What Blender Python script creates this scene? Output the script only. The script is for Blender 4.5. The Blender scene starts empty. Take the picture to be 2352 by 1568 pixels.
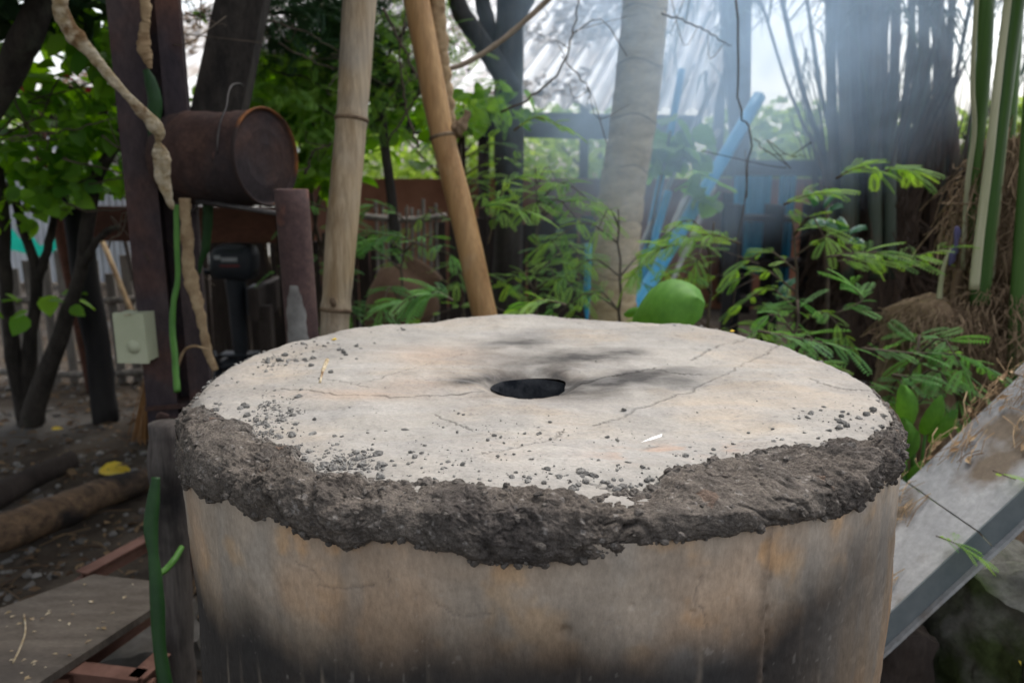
import bpy, math, random
import numpy as np
from mathutils import Vector, Matrix, Quaternion
random.seed(7); rng = np.random.default_rng(7)
R = math.radians
sc = bpy.context.scene
COL = sc.collection

# ------------------------------------------------------------------ camera
FPX = 1829.0; PITCH = R(12.2); CAM = np.array((0.0, 0.0, 1.26))
cam_d = bpy.data.cameras.new('camera'); cam = bpy.data.objects.new('camera', cam_d); COL.objects.link(cam)
cam.location = CAM; cam.rotation_euler = (R(90) - PITCH, 0, 0)
cam_d.sensor_width = 36; cam_d.lens = 36 * FPX / 2352; cam_d.clip_start = .02; cam_d.clip_end = 400
cam_d.dof.use_dof = True; cam_d.dof.focus_distance = .95; cam_d.dof.aperture_fstop = 4.8; cam_d.dof.aperture_blades = 9
sc.camera = cam
# ------------------------------------------------------------------ world, sun, exposure
SUN_EL, SUN_AZ = R(62), R(28)            # azimuth from +Y towards +X
w = bpy.data.worlds.new('World'); sc.world = w; w.use_nodes = True
nt = w.node_tree; bg = nt.nodes['Background']
sky = nt.nodes.new('ShaderNodeTexSky'); sky.sky_type = 'NISHITA'; sky.sun_disc = False
sky.sun_elevation = SUN_EL; sky.sun_rotation = SUN_AZ; sky.air_density = 1.2; sky.dust_density = 4.0; sky.ozone_density = 1.0
hs = nt.nodes.new('ShaderNodeHueSaturation'); hs.inputs['Saturation'].default_value = .38
nt.links.new(sky.outputs[0], hs.inputs['Color']); nt.links.new(hs.outputs[0], bg.inputs['Color'])
bg.inputs['Strength'].default_value = .15
sd = bpy.data.lights.new('sun', 'SUN'); sd.energy = .7; sd.angle = R(30); sd.color = (1, .96, .9)
so = bpy.data.objects.new('sun', sd); COL.objects.link(so)
sdir = Vector((math.sin(SUN_AZ) * math.cos(SUN_EL), math.cos(SUN_AZ) * math.cos(SUN_EL), math.sin(SUN_EL)))
so.rotation_euler = sdir.to_track_quat('Z', 'Y').to_euler(); so.location = (2, 4, 9)
sc.view_settings.view_transform = 'Standard'; sc.view_settings.look = 'None'
sc.view_settings.exposure = 1.22; sc.view_settings.gamma = 1; sc.view_settings.use_curve_mapping = False
sc.render.engine = 'CYCLES'
cy = sc.cycles; cy.use_denoising = True; cy.max_bounces = 8; cy.diffuse_bounces = 4; cy.glossy_bounces = 3
cy.transmission_bounces = 4; cy.volume_bounces = 4; cy.transparent_max_bounces = 8
cy.volume_step_rate = 2.0; cy.volume_max_steps = 128; cy.sample_clamp_indirect = 6

# ------------------------------------------------------------------ maths helpers
cp, sp = math.cos(PITCH), math.sin(PITCH)
def ray(u, v):
    a = (np.asarray(u, float) - 1176) / FPX; b = (784 - np.asarray(v, float)) / FPX
    return np.stack([a, cp + b * sp, -sp + b * cp], -1)
def P(u, v, y):                                    # the point at forward distance y seen towards (u, v)
    r = ray(u, v); return CAM + r * (np.asarray(y, float) / r[..., 1])[..., None]
def PZ(u, v, z):                                   # the point at height z
    r = ray(u, v); return CAM + r * ((z - CAM[2]) / r[..., 2])[..., None]
def proj(p):
    q = p - CAM; d = q[..., 1] * cp - q[..., 2] * sp; up = q[..., 1] * sp + q[..., 2] * cp
    return 1176 + FPX * q[..., 0] / d, 784 - FPX * up / d
def pw(px, y): return px / FPX * y * 1.02          # size in metres of px pixels at distance y

def hash3(i, j, k, s=0):
    n = (i.astype(np.int64) * 374761393 + j.astype(np.int64) * 668265263 + k.astype(np.int64) * 2147483647 + s * 1274126177) & 0xffffffff
    n = ((n ^ (n >> 13)) * 1274126177) & 0xffffffff
    n = ((n ^ (n >> 15)) * 2246822519) & 0xffffffff
    return ((n ^ (n >> 16)) & 0xffffff) / float(0xffffff)
def vnoise(p, s=0):
    i = np.floor(p); f = p - i; f = f * f * (3 - 2 * f); i = i.astype(np.int64); r = 0
    for dx in (0, 1):
        for dy in (0, 1):
            for dz in (0, 1):
                wgt = (f[..., 0] if dx else 1 - f[..., 0]) * (f[..., 1] if dy else 1 - f[..., 1]) * (f[..., 2] if dz else 1 - f[..., 2])
                r = r + wgt * hash3(i[..., 0] + dx, i[..., 1] + dy, i[..., 2] + dz, s)
    return r * 2 - 1
def fbm(p, o=4, s=0, g=.5):
    a = 1; r = 0; p = np.asarray(p, float)
    for k in range(o):
        r = r + a * vnoise(p, s + k); p = p * 2.03 + 7.1; a *= g
    return r
def worley(p, s=0):
    i = np.floor(p).astype(np.int64); f1 = np.full(p.shape[:-1], 9.); f2 = f1.copy(); cid = np.zeros(p.shape[:-1])
    for dx in (-1, 0, 1):
        for dy in (-1, 0, 1):
            for dz in (-1, 0, 1):
                a, b, c = i[..., 0] + dx, i[..., 1] + dy, i[..., 2] + dz
                q = np.stack([a + hash3(a, b, c, s), b + hash3(a, b, c, s + 1), c + hash3(a, b, c, s + 2)], -1)
                d = np.sqrt(((q - p) ** 2).sum(-1)); m = d < f1
                f2 = np.where(m, f1, np.minimum(f2, d)); cid = np.where(m, hash3(a, b, c, s + 5), cid); f1 = np.where(m, d, f1)
    return f1, f2, cid
def sstep(a, b, x): t = np.clip((x - a) / (b - a), 0, 1); return t * t * (3 - 2 * t)
def unit(v): v = np.asarray(v, float); return v / max(np.linalg.norm(v), 1e-9)

# ------------------------------------------------------------------ mesh helpers
class MB:
    def __init__(s): s.V = []; s.Q = []; s.T = []; s.A = []; s.n = 0
    def add(s, V, F, a=0.0):
        V = np.asarray(V, float).reshape(-1, 3); F = np.asarray(F, np.int64)
        if len(F): (s.Q if F.shape[1] == 4 else s.T).append(F + s.n)
        s.V.append(V); s.A.append(np.broadcast_to(np.asarray(a, float), (len(V),))); s.n += len(V); return s
    def extra(s, F, base):                         # more faces on vertices already added
        F = np.asarray(F, np.int64)
        if len(F): (s.Q if F.shape[1] == 4 else s.T).append(F + base)
    def box(s, c, size, rot=None, a=0.0, taper=1.0):
        h = np.asarray(size, float) / 2
        V = np.array([(x * (taper if z > 0 else 1), y * (taper if z > 0 else 1), z) for z in (-1, 1) for y in (-1, 1) for x in (-1, 1)], float) * h
        if rot is not None: V = V @ np.asarray(rot).T
        return s.add(V + np.asarray(c, float), [(0, 2, 3, 1), (4, 5, 7, 6), (0, 1, 5, 4), (2, 6, 7, 3), (0, 4, 6, 2), (1, 3, 7, 5)], a)
    def tube(s, path, rad, seg=8, a=0.0, caps=True, flat=1.0, ref=(.3, -1, .2), rnoise=0.0, nseed=0, nscale=30):
        p = np.asarray(path, float); n = len(p); rad = np.broadcast_to(np.asarray(rad, float), (n,))
        t = np.gradient(p, axis=0); t /= np.linalg.norm(t, axis=1)[:, None] + 1e-12
        V = []; nrm = unit(np.cross(t[0], np.cross(np.asarray(ref, float), t[0])))
        ang = np.linspace(0, 2 * np.pi, seg, endpoint=False)
        for k in range(n):
            nrm = unit(nrm - t[k] * nrm.dot(t[k])); b = np.cross(t[k], nrm)
            V.append(p[k] + rad[k] * (np.cos(ang)[:, None] * nrm * flat + np.sin(ang)[:, None] * b))
        V = np.array(V)
        if rnoise:
            c = p[:, None, :]; V = c + (V - c) * (1 + rnoise * fbm(V * nscale, 3, nseed))[..., None]
        V = V.reshape(-1, 3); i = np.arange(n - 1)[:, None] * seg; j = np.arange(seg)[None]; j2 = (j + 1) % seg
        F = np.stack([i + j, i + j2, i + seg + j2, i + seg + j], -1).reshape(-1, 4)
        base = s.n; s.add(V, F, a)
        if caps:
            c0 = s.n; s.add([p[0], p[-1]], np.zeros((0, 3), int), a)
            s.T.append(np.array([(c0, base + (k + 1) % seg, base + k) for k in range(seg)]))
            s.T.append(np.array([(c0 + 1, base + (n - 1) * seg + k, base + (n - 1) * seg + (k + 1) % seg) for k in range(seg)]))
        return s
    def grid(s, V, closed=False, a=0.0):           # V: (rows, cols, 3)
        r, c = V.shape[:2]; cc = c if closed else c - 1
        i = np.arange(r - 1)[:, None] * c; j = np.arange(cc)[None]; j2 = (j + 1) % c
        F = np.stack([i + j, i + j2, i + c + j2, i + c + j], -1).reshape(-1, 4)
        return s.add(V.reshape(-1, 3), F, a if np.isscalar(a) else np.asarray(a).reshape(-1))
    def data(s, name, origin, mat, smooth, cols=None):
        V = np.concatenate(s.V) - np.asarray(origin, float); me = bpy.data.meshes.new(name)
        Q = np.concatenate(s.Q) if s.Q else np.zeros((0, 4), int); T = np.concatenate(s.T) if s.T else np.zeros((0, 3), int)
        me.vertices.add(len(V)); me.vertices.foreach_set('co', V.astype(np.float32).ravel())
        loops = np.concatenate([Q.ravel(), T.ravel()]); me.loops.add(len(loops)); me.loops.foreach_set('vertex_index', loops.astype(np.int32))
        st = np.concatenate([np.arange(len(Q)) * 4, len(Q) * 4 + np.arange(len(T)) * 3]); me.polygons.add(len(st))
        me.polygons.foreach_set('loop_start', st.astype(np.int32))
        me.polygons.foreach_set('use_smooth', np.full(len(st), smooth))
        at = me.attributes.new('rnd', 'FLOAT', 'POINT'); at.data.foreach_set('value', np.concatenate(s.A).astype(np.float32))
        if cols is not None:
            at = me.attributes.new('Col', 'FLOAT_COLOR', 'POINT')
            c4 = np.concatenate([np.clip(cols, 0, 1), np.ones((len(cols), 1))], 1); at.data.foreach_set('color', c4.astype(np.float32).ravel())
        me.update(calc_edges=True); me.validate(); me.materials.append(mat); return me
    def bounds(s): V = np.concatenate(s.V); return V.min(0), V.max(0)

def tag(o, label=None, cat=None, group=None, kind=None):
    for k, x in (('label', label), ('category', cat), ('group', group), ('kind', kind)):
        if x: o[k] = x
    return o
ORI = {}
def thing(name, loc, label, cat, group=None):
    o = bpy.data.objects.new(name, None); COL.objects.link(o); o.location = [float(x) for x in loc]; o.empty_display_size = .05
    ORI[o.name] = np.asarray(loc, float); return tag(o, label, cat, group)
def part(mb, name, mat, parent, smooth=True, label=None, kind=None, cols=None):
    org = ORI[parent.name]; o = bpy.data.objects.new(name, mb.data(name, org, mat, smooth, cols)); COL.objects.link(o)
    o.parent = parent; ORI[o.name] = org; return tag(o, label, None, None, kind)
def solo(mb, name, mat, label=None, cat=None, group=None, kind=None, smooth=True, cols=None):
    lo, hi = mb.bounds(); org = np.array(((lo[0] + hi[0]) / 2, (lo[1] + hi[1]) / 2, lo[2]))
    o = bpy.data.objects.new(name, mb.data(name, org, mat, smooth, cols)); COL.objects.link(o); o.location = [float(x) for x in org]
    ORI[o.name] = org; return tag(o, label, cat, group, kind)
def rz(a): c, s = math.cos(a), math.sin(a); return np.array(((c, -s, 0), (s, c, 0), (0, 0, 1)))
def frame(axis, up=(0, 0, 1)):                     # columns: axis, side, normal
    x = unit(axis); y = np.cross(np.asarray(up, float), x)
    y = unit(y) if np.linalg.norm(y) > 1e-4 else np.array((0, 1., 0)); return np.stack([x, y, np.cross(x, y)], 1)
def rpath(pts, n=24, jit=0.0, seed=1):             # Catmull-Rom through points, with a little wobble
    p = np.asarray(pts, float); m = len(p); q = np.vstack([2 * p[0] - p[1], p, 2 * p[-1] - p[-2]]); out = []
    for t in np.linspace(0, m - 1 - 1e-6, n):
        k = int(t); f = t - k; a, b, c, d = q[k:k + 4]
        out.append(.5 * (2 * b + (c - a) * f + (2 * a - 5 * b + 4 * c - d) * f * f + (3 * b - a - 3 * c + d) * f ** 3))
    out = np.array(out)
    if jit: out[1:-1] += (np.random.default_rng(seed).random((n - 2, 3)) - .5) * 2 * jit
    return out
def PP(pts, ys): ys = np.broadcast_to(np.asarray(ys, float), (len(pts),)); return np.array([P(u, v, y) for (u, v), y in zip(pts, ys)])

# ------------------------------------------------------------------ materials
def nmat(name):
    m = bpy.data.materials.new(name); m.use_nodes = True; t = m.node_tree; return m, t, t.nodes['Principled BSDF'], t.nodes, t.links
def MAT(name, c1, c2, scale=6, rough=.8, bump=.25, bscale=60, rnd=0.0, transl=0.0, metal=0.0, stretch=(1, 1, 1), c3=None, s3=2.0, t3=(.5, .7), vcol=False, spec=.22, grain=None, bdist=.004, lo=.35, hi=.65):
    m, t, b, N, L = nmat(name)
    tc = N.new('ShaderNodeTexCoord'); mp = N.new('ShaderNodeMapping'); mp.inputs['Scale'].default_value = stretch; L.new(tc.outputs['Object'], mp.inputs[0])
    no = N.new('ShaderNodeTexNoise'); no.inputs['Scale'].default_value = scale; no.inputs['Detail'].default_value = 8; no.inputs['Roughness'].default_value = .62; L.new(mp.outputs[0], no.inputs['Vector'])
    mr = N.new('ShaderNodeMapRange'); mr.inputs[1].default_value = lo; mr.inputs[2].default_value = hi; L.new(no.outputs[0], mr.inputs[0])
    fac = mr.outputs[0]
    if rnd:
        at = N.new('ShaderNodeAttribute'); at.attribute_name = 'rnd'; mx = N.new('ShaderNodeMix'); mx.inputs[0].default_value = rnd
        L.new(fac, mx.inputs[2]); L.new(at.outputs['Fac'], mx.inputs[3]); fac = mx.outputs[0]
    mc = N.new('ShaderNodeMix'); mc.data_type = 'RGBA'; L.new(fac, mc.inputs[0])
    if vcol:
        ac = N.new('ShaderNodeAttribute'); ac.attribute_name = 'Col'
        for k, cc in ((6, c1), (7, c2)):
            mu = N.new('ShaderNodeMix'); mu.data_type = 'RGBA'; mu.blend_type = 'MULTIPLY'; mu.inputs[0].default_value = 1
            L.new(ac.outputs['Color'], mu.inputs[6]); mu.inputs[7].default_value = (*cc, 1); L.new(mu.outputs[2], mc.inputs[k])
    else: mc.inputs[6].default_value = (*c1, 1); mc.inputs[7].default_value = (*c2, 1)
    out = mc.outputs[2]
    if c3:
        n3 = N.new('ShaderNodeTexNoise'); n3.inputs['Scale'].default_value = s3; n3.inputs['Detail'].default_value = 7; L.new(tc.outputs['Object'], n3.inputs['Vector'])
        r3 = N.new('ShaderNodeMapRange'); r3.inputs[1].default_value = t3[0]; r3.inputs[2].default_value = t3[1]; L.new(n3.outputs[0], r3.inputs[0])
        m3 = N.new('ShaderNodeMix'); m3.data_type = 'RGBA'; L.new(r3.outputs[0], m3.inputs[0]); L.new(out, m3.inputs[6]); m3.inputs[7].default_value = (*c3, 1); out = m3.outputs[2]
    if grain:
        ng = N.new('ShaderNodeTexNoise'); ng.inputs['Scale'].default_value = grain[0]; ng.inputs['Detail'].default_value = 5; ng.inputs['Roughness'].default_value = .75; L.new(mp.outputs[0], ng.inputs['Vector'])
        rg = N.new('ShaderNodeMapRange'); rg.inputs[1].default_value = .3; rg.inputs[2].default_value = .7; rg.inputs[3].default_value = 1 - grain[1]; rg.inputs[4].default_value = 1 + grain[1]; L.new(ng.outputs[0], rg.inputs[0])
        mg = N.new('ShaderNodeMix'); mg.data_type = 'RGBA'; mg.blend_type = 'MULTIPLY'; mg.inputs[0].default_value = 1; L.new(out, mg.inputs[6]); L.new(rg.outputs[0], mg.inputs[7]); out = mg.outputs[2]
    L.new(out, b.inputs['Base Color']); b.inputs['Roughness'].default_value = rough; b.inputs['Metallic'].default_value = metal
    b.inputs['Specular IOR Level'].default_value = spec
    if bump:
        nb = N.new('ShaderNodeTexNoise'); nb.inputs['Scale'].default_value = bscale; nb.inputs['Detail'].default_value = 6; nb.inputs['Roughness'].default_value = .7; L.new(mp.outputs[0], nb.inputs['Vector'])
        bp = N.new('ShaderNodeBump'); bp.inputs['Strength'].default_value = bump; bp.inputs['Distance'].default_value = bdist; L.new(nb.outputs[0], bp.inputs['Height']); L.new(bp.outputs[0], b.inputs['Normal'])
    if transl:
        tr = N.new('ShaderNodeBsdfTranslucent'); ad = N.new('ShaderNodeMixShader'); ad.inputs[0].default_value = transl
        hv = N.new('ShaderNodeHueSaturation'); hv.inputs['Saturation'].default_value = 1.15; hv.inputs['Value'].default_value = 1.5; hv.inputs['Hue'].default_value = .485; L.new(out, hv.inputs['Color']); L.new(hv.outputs[0], tr.inputs['Color'])
        L.new(b.outputs[0], ad.inputs[1]); L.new(tr.outputs[0], ad.inputs[2]); L.new(ad.outputs[0], N['Material Output'].inputs['Surface'])
    return m
m_lid = MAT('ash_clay', (.84, .84, .84), (1.08, 1.07, 1.05), 9, .92, .6, 220, vcol=True, bdist=.002, spec=.12, grain=(190, .16))
m_wall = MAT('fired_clay', (.8, .8, .8), (1.12, 1.1, 1.08), 14, .74, .5, 150, vcol=True, bdist=.002, stretch=(1, 1, .45), spec=.25, grain=(170, .2))
m_mud = MAT('dried_mud', (.7, .69, .68), (1.25, 1.22, 1.18), 45, .95, 1.0, 330, vcol=True, bdist=.005, spec=.08, grain=(300, .5))
m_crumb = MAT('mud_crumb', (.13, .122, .113), (.27, .26, .24), 90, .95, .8, 300, spec=.1)
m_black = MAT('charcoal_soot', (.014, .016, .02), (.085, .085, .088), 30, .95, .5, 60, spec=.1)
m_soil = MAT('yard_soil', (.035, .026, .019), (.085, .068, .052), 5, .95, .8, 40, c3=(.12, .11, .1), s3=1.3, t3=(.52, .72), bdist=.02, spec=.1)
m_litter = MAT('dry_leaf', (.05, .03, .018), (.2, .135, .075), 3, .85, .1, 60, rnd=.9, transl=.15)
m_stone = MAT('stone', (.06, .053, .046), (.19, .178, .163), 12, .9, .4, 50, rnd=.6)
m_steel = MAT('rusty_steel', (.028, .021, .026), (.06, .042, .04), 7, .7, .3, 70, c3=(.085, .04, .028), s3=5, t3=(.5, .72), stretch=(1, 1, .4), grain=(70, .35))
m_rust = MAT('rust', (.032, .018, .016), (.075, .04, .03), 11, .8, .5, 90, c3=(.028, .021, .022), s3=5, t3=(.45, .6), grain=(70, .35))
m_rusto = MAT('rust_orange', (.22, .08, .02), (.05, .025, .018), 22, .85, .5, 120, c3=(.03, .02, .018), s3=6, t3=(.42, .55))
m_pipe = MAT('rusty_pipe', (.045, .026, .026), (.085, .05, .043), 9, .75, .4, 90, c3=(.16, .06, .035), s3=7, t3=(.6, .72), grain=(70, .35))
m_mortar = MAT('mortar', (.13, .12, .11), (.24, .23, .21), 14, .95, .5, 60)
m_wire = MAT('iron_wire', (.05, .045, .045), (.1, .09, .085), 30, .5, .2, 100, metal=.5)
m_dark = MAT('dark_timber', (.018, .013, .011), (.045, .034, .028), 5, .9, .5, 40, stretch=(1, 1, .2), grain=(70, .35))
m_char = MAT('charred_timber', (.008, .008, .009), (.028, .025, .024), 6, .9, .6, 50, stretch=(1, 1, .2))
m_bark = MAT('dark_bark', (.02, .017, .015), (.055, .046, .038), 12, .95, .7, 50, stretch=(1, 1, .3), c3=(.08, .085, .06), s3=5, t3=(.6, .8), bdist=.01, grain=(70, .35))
m_greywood = MAT('weathered_wood', (.12, .105, .09), (.26, .235, .205), 10, .9, .5, 60, stretch=(3, 3, .25), c3=(.06, .052, .045), s3=3, t3=(.55, .75), grain=(70, .35))
m_postwood = MAT('old_post_wood', (.055, .045, .04), (.15, .13, .115), 14, .92, .6, 60, stretch=(2.5, 2.5, .15), c3=(.02, .018, .018), s3=4, t3=(.45, .6), grain=(70, .35))
m_redwood = MAT('red_brown_board', (.05, .02, .012), (.1, .04, .024), 4, .85, .3, 40, stretch=(.3, 1, 1), grain=(70, .35))
m_bamboo = MAT('dry_bamboo', (.25, .17, .09), (.4, .31, .2), 7, .55, .25, 60, stretch=(4, 4, .25), c3=(.23, .205, .17), s3=2.5, t3=(.42, .6), grain=(28, .22))
m_bamboo2 = MAT('yellow_bamboo', (.23, .12, .045), (.38, .23, .1), 6, .5, .2, 60, stretch=(4, 4, .25), c3=(.35, .27, .18), s3=4, t3=(.58, .75), grain=(28, .22))
m_node = MAT('bamboo_node', (.07, .045, .028), (.2, .14, .085), 20, .8, .4, 80)
m_straw = MAT('dry_cactus', (.36, .26, .13), (.64, .55, .4), 40, .7, 1.0, 75, c3=(.2, .115, .05), s3=22, t3=(.53, .66), bdist=.012, grain=(90, .2))
m_drystalk = MAT('dry_stalk', (.17, .1, .05), (.42, .31, .18), 18, .85, .6, 80)
m_cactus = MAT('cactus_green', (.045, .13, .02), (.08, .2, .035), 9, .5, .15, 60, transl=.1)
m_cactusd = MAT('cactus_dark', (.009, .034, .008), (.02, .06, .015), 9, .5, .15, 60)
m_box = MAT('ivory_plastic', (.36, .38, .25), (.45, .46, .32), 5, .45, .05, 60, c3=(.42, .42, .31), s3=9, t3=(.6, .8))
m_motor = MAT('motor_black', (.008, .009, .012), (.02, .023, .028), 8, .55, .1, 50, spec=.3)
m_motorm = MAT('motor_mark', (.3, .3, .3), (.22, .22, .23), 20, .5, 0)
m_motorr = MAT('motor_red', (.15, .02, .02), (.1, .018, .018), 20, .5, 0)
m_broom = MAT('broom_fibre', (.16, .075, .03), (.3, .16, .06), 30, .9, .4, 90, stretch=(4, 4, .3))
m_orange = MAT('orange_band', (.5, .19, .02), (.42, .15, .02), 20, .6, 0)
m_bluep = MAT('blue_pvc', (.045, .3, .52), (.07, .36, .58), 6, .4, .05, 60, c3=(.12, .38, .55), s3=5, t3=(.5, .8))
m_bluesh = MAT('blue_sheet', (.03, .26, .42), (.06, .34, .5), 4, .6, .1, 40)
m_greyp = MAT('grey_pole', (.24, .225, .2), (.42, .4, .37), 8, .8, .3, 60, stretch=(1, 1, .3))
m_whitep = MAT('white_pvc', (.6, .58, .54), (.72, .7, .66), 8, .5, .1, 60)
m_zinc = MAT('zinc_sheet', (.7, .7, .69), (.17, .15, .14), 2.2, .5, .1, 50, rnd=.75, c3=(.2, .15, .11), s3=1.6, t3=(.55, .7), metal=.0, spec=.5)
m_zincg = MAT('grey_zinc', (.38, .39, .42), (.55, .56, .58), 3, .55, .1, 50)
m_brick = MAT('terracotta_plaster', (.2, .085, .05), (.33, .15, .09), 2.5, .9, .4, 20, c3=(.12, .06, .045), s3=1.2, t3=(.5, .7))
m_white = MAT('lime_plaster', (.62, .6, .56), (.74, .72, .68), 1.5, .9, .2, 20)
m_net = MAT('teal_net', (.02, .3, .24), (.04, .4, .32), 6, .8, .2, 60, transl=.3)
m_palm = MAT('palm_trunk', (.36, .26, .14), (.56, .44, .28), 9, .9, .6, 40, grain=(45, .22), stretch=(1, 1, 2.5), c3=(.38, .27, .14), s3=1.6, t3=(.5, .68), bdist=.012)
m_pet = MAT('palm_petiole', (.02, .03, .02), (.06, .07, .045), 6, .6, .3, 50, rnd=.6, stretch=(1, 1, .2), c3=(.07, .04, .025), s3=2.5, t3=(.48, .62))
m_petg = MAT('green_petiole', (.028, .07, .014), (.07, .14, .03), 5, .45, .15, 50, stretch=(3, 3, .15))
m_petpale = MAT('pale_sheath', (.24, .25, .13), (.42, .4, .27), 9, .55, .2, 60, stretch=(3, 3, .2))
m_fibre = MAT('palm_fibre', (.1, .062, .035), (.42, .3, .19), 14, .95, .8, 60, rnd=.5, stretch=(4, 4, .4), bdist=.01)
m_fibred = MAT('dark_palm_fibre', (.022, .014, .01), (.075, .048, .03), 12, .95, .8, 60, rnd=.5, stretch=(4, 4, .4), bdist=.01)
m_frond = MAT('frond_leaf', (.02, .04, .025), (.06, .1, .05), 3, .6, 0, rnd=.8, transl=.25)
m_tam = MAT('feathery_leaf', (.075, .19, .042), (.24, .4, .075), 3, .55, 0, rnd=.85, transl=.48)
m_tamd = MAT('deep_feathery_leaf', (.055, .16, .05), (.14, .31, .07), 3, .55, 0, rnd=.85, transl=.42)
m_broad = MAT('broad_leaf', (.055, .16, .025), (.24, .46, .06), 3, .45, 0, rnd=.85, transl=.52)
m_gloss = MAT('glossy_leaf', (.04, .12, .06), (.08, .19, .09), 5, .18, .05, 30, rnd=.5, transl=.15, spec=.7)
m_big = MAT('waxy_leaf', (.07, .19, .025), (.13, .3, .045), 9, .55, .2, 60, rnd=.45, transl=.25, grain=(60, .12))
m_canopy = MAT('canopy_leaf', (.012, .035, .014), (.035, .085, .025), 3, .6, 0, rnd=.85, transl=.2)
m_hedge = MAT('hedge_leaf', (.12, .22, .04), (.3, .4, .1), 1, .6, 0, rnd=.8, transl=.45)
m_twig = MAT('twig', (.05, .038, .028), (.11, .085, .06), 20, .9, .2, 80)
m_twigl = MAT('pale_twig', (.18, .14, .1), (.3, .24, .18), 20, .9, .2, 80)
m_slab = MAT('galvanised_slab', (.24, .245, .25), (.38, .38, .375), 3.5, .6, .25, 60, c3=(.14, .11, .08), s3=6, t3=(.46, .58), stretch=(1, 1, 1), grain=(60, .2))
m_slabd = MAT('slab_side', (.1, .12, .125), (.17, .185, .19), 7, .65, .2, 60)
m_moss = MAT('mossy_concrete', (.05, .05, .04), (.16, .155, .135), 5, .95, .6, 30, c3=(.045, .06, .02), s3=6, t3=(.45, .6), bdist=.01, grain=(70, .3))
m_yellow = MAT('yellow_petal', (.6, .42, .03), (.65, .5, .08), 9, .6, 0, transl=.25)
m_red = MAT('red_petal', (.5, .03, .05), (.6, .06, .08), 9, .6, 0, transl=.25)
m_ply = MAT('old_plywood', (.075, .06, .047), (.135, .112, .09), 5, .85, .3, 40, stretch=(1, 5, 1), c3=(.05, .042, .036), s3=2.5, t3=(.5, .7), grain=(70, .35))
m_log = MAT('log_wood', (.055, .036, .024), (.15, .095, .055), 12, .9, .6, 40, stretch=(.4, 3, 3), c3=(.02, .016, .014), s3=5, t3=(.5, .62), grain=(70, .35))
m_angle = MAT('rusty_angle', (.1, .048, .034), (.19, .1, .075), 12, .8, .3, 60)
m_pot = MAT('old_clay_jar', (.1, .055, .035), (.19, .115, .075), 6, .85, .3, 40)
m_chip = MAT('white_chip', (.75, .74, .7), (.8, .79, .76), 9, .6, 0)
m_purple = MAT('purple_cloth', (.05, .045, .1), (.12, .11, .2), 12, .8, .3, 60)

# ================================================================== SETTING: ground
def ground_z(x, y):
    p = np.stack([x, y, 0 * x], -1)
    near = np.exp(-((x / 9) ** 2 + ((y - 3) / 9) ** 2))
    return near * (.035 * fbm(p * .9, 3, 3) + .012 * fbm(p * 6, 3, 4)) - .02
def axis(lo, hi, n, k=3.0):
    t = np.linspace(-1, 1, n); s = np.sinh(t * k) / math.sinh(k); return np.where(s < 0, -s * lo, s * hi)
gx, gy = np.meshgrid(axis(-70, 70, 190, 4.5), 3 + axis(-40, 150, 190, 4.5))
mb = MB(); mb.grid(np.stack([gx, gy, ground_z(gx, gy)], -1))
solo(mb, 'ground', m_soil, kind='structure')

# ================================================================== KILN
KX, KY, KR, KZ = .04, 1.28, .55, .93
KC = np.array((KX, KY, 0))
def on_lid(u, v): return PZ(u, v, KZ)
def on_wall(u, v, rad=KR):
    r = ray(u, v); o = CAM[:2] - KC[:2]; d = r[..., :2]
    A = (d ** 2).sum(-1); B = 2 * (d * o).sum(-1); C = (o ** 2).sum() - rad ** 2
    t = (-B - np.sqrt(np.maximum(B * B - 4 * A * C, 0))) / (2 * A); return CAM + r * t[..., None]
def ang(p): return np.arctan2(p[..., 0] - KX, -(p[..., 1] - KY))       # 0 faces the camera, + to the right
def cyl(a, rad, z): return np.stack([KX + rad * np.sin(a), KY - rad * np.cos(a), z + 0 * a], -1)
HC = on_lid(1217, 873); HR = .058
kiln = thing('clay_kiln', (KX, KY, 0), 'big round clay charcoal kiln with a smoke hole in its pale lid', 'kiln')

# ---- lid: polar sheet from the smoke hole to the rim, cracks sunk into it
NR, NA = 300, 1050
a = np.linspace(0, 2 * np.pi, NA, endpoint=False); t = np.linspace(0, 1, NR)[:, None]
hol = np.stack([HC[0] + HR * (1 + .05 * np.sin(3 * a + 1) + .03 * np.sin(7 * a)) * np.sin(a) * 1.03, HC[1] - HR * (1 + .05 * np.sin(3 * a + 1)) * np.cos(a)], -1)
rimr = KR * (1 + .006 * np.sin(2 * a + .5) + .004 * np.sin(5 * a))
rim = np.stack([KX + rimr * np.sin(a), KY - rimr * np.cos(a)], -1)
XY = hol[None] * (1 - t[..., None]) + rim[None] * t[..., None]
rr = np.hypot(XY[..., 0] - KX, XY[..., 1] - KY); ed = rimr[None] - rr
p3 = np.concatenate([XY, 0 * XY[..., :1]], -1)
z = KZ + .006 * fbm(p3 * 5, 3, 11) + .0016 * fbm(p3 * 40, 3, 12)
rim_rough = np.exp(-(ed / .02) ** 2)
z = z - .036 * np.clip(1 - ed / .04, 0, 1) ** 2.2 + rim_rough * .004 * fbm(p3 * 90, 3, 15)
hd = np.hypot(XY[..., 0] - HC[0], XY[..., 1] - HC[1]) - HR
z = z - .012 * np.exp(-(np.maximum(hd, 0) / .018) ** 2)
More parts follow.
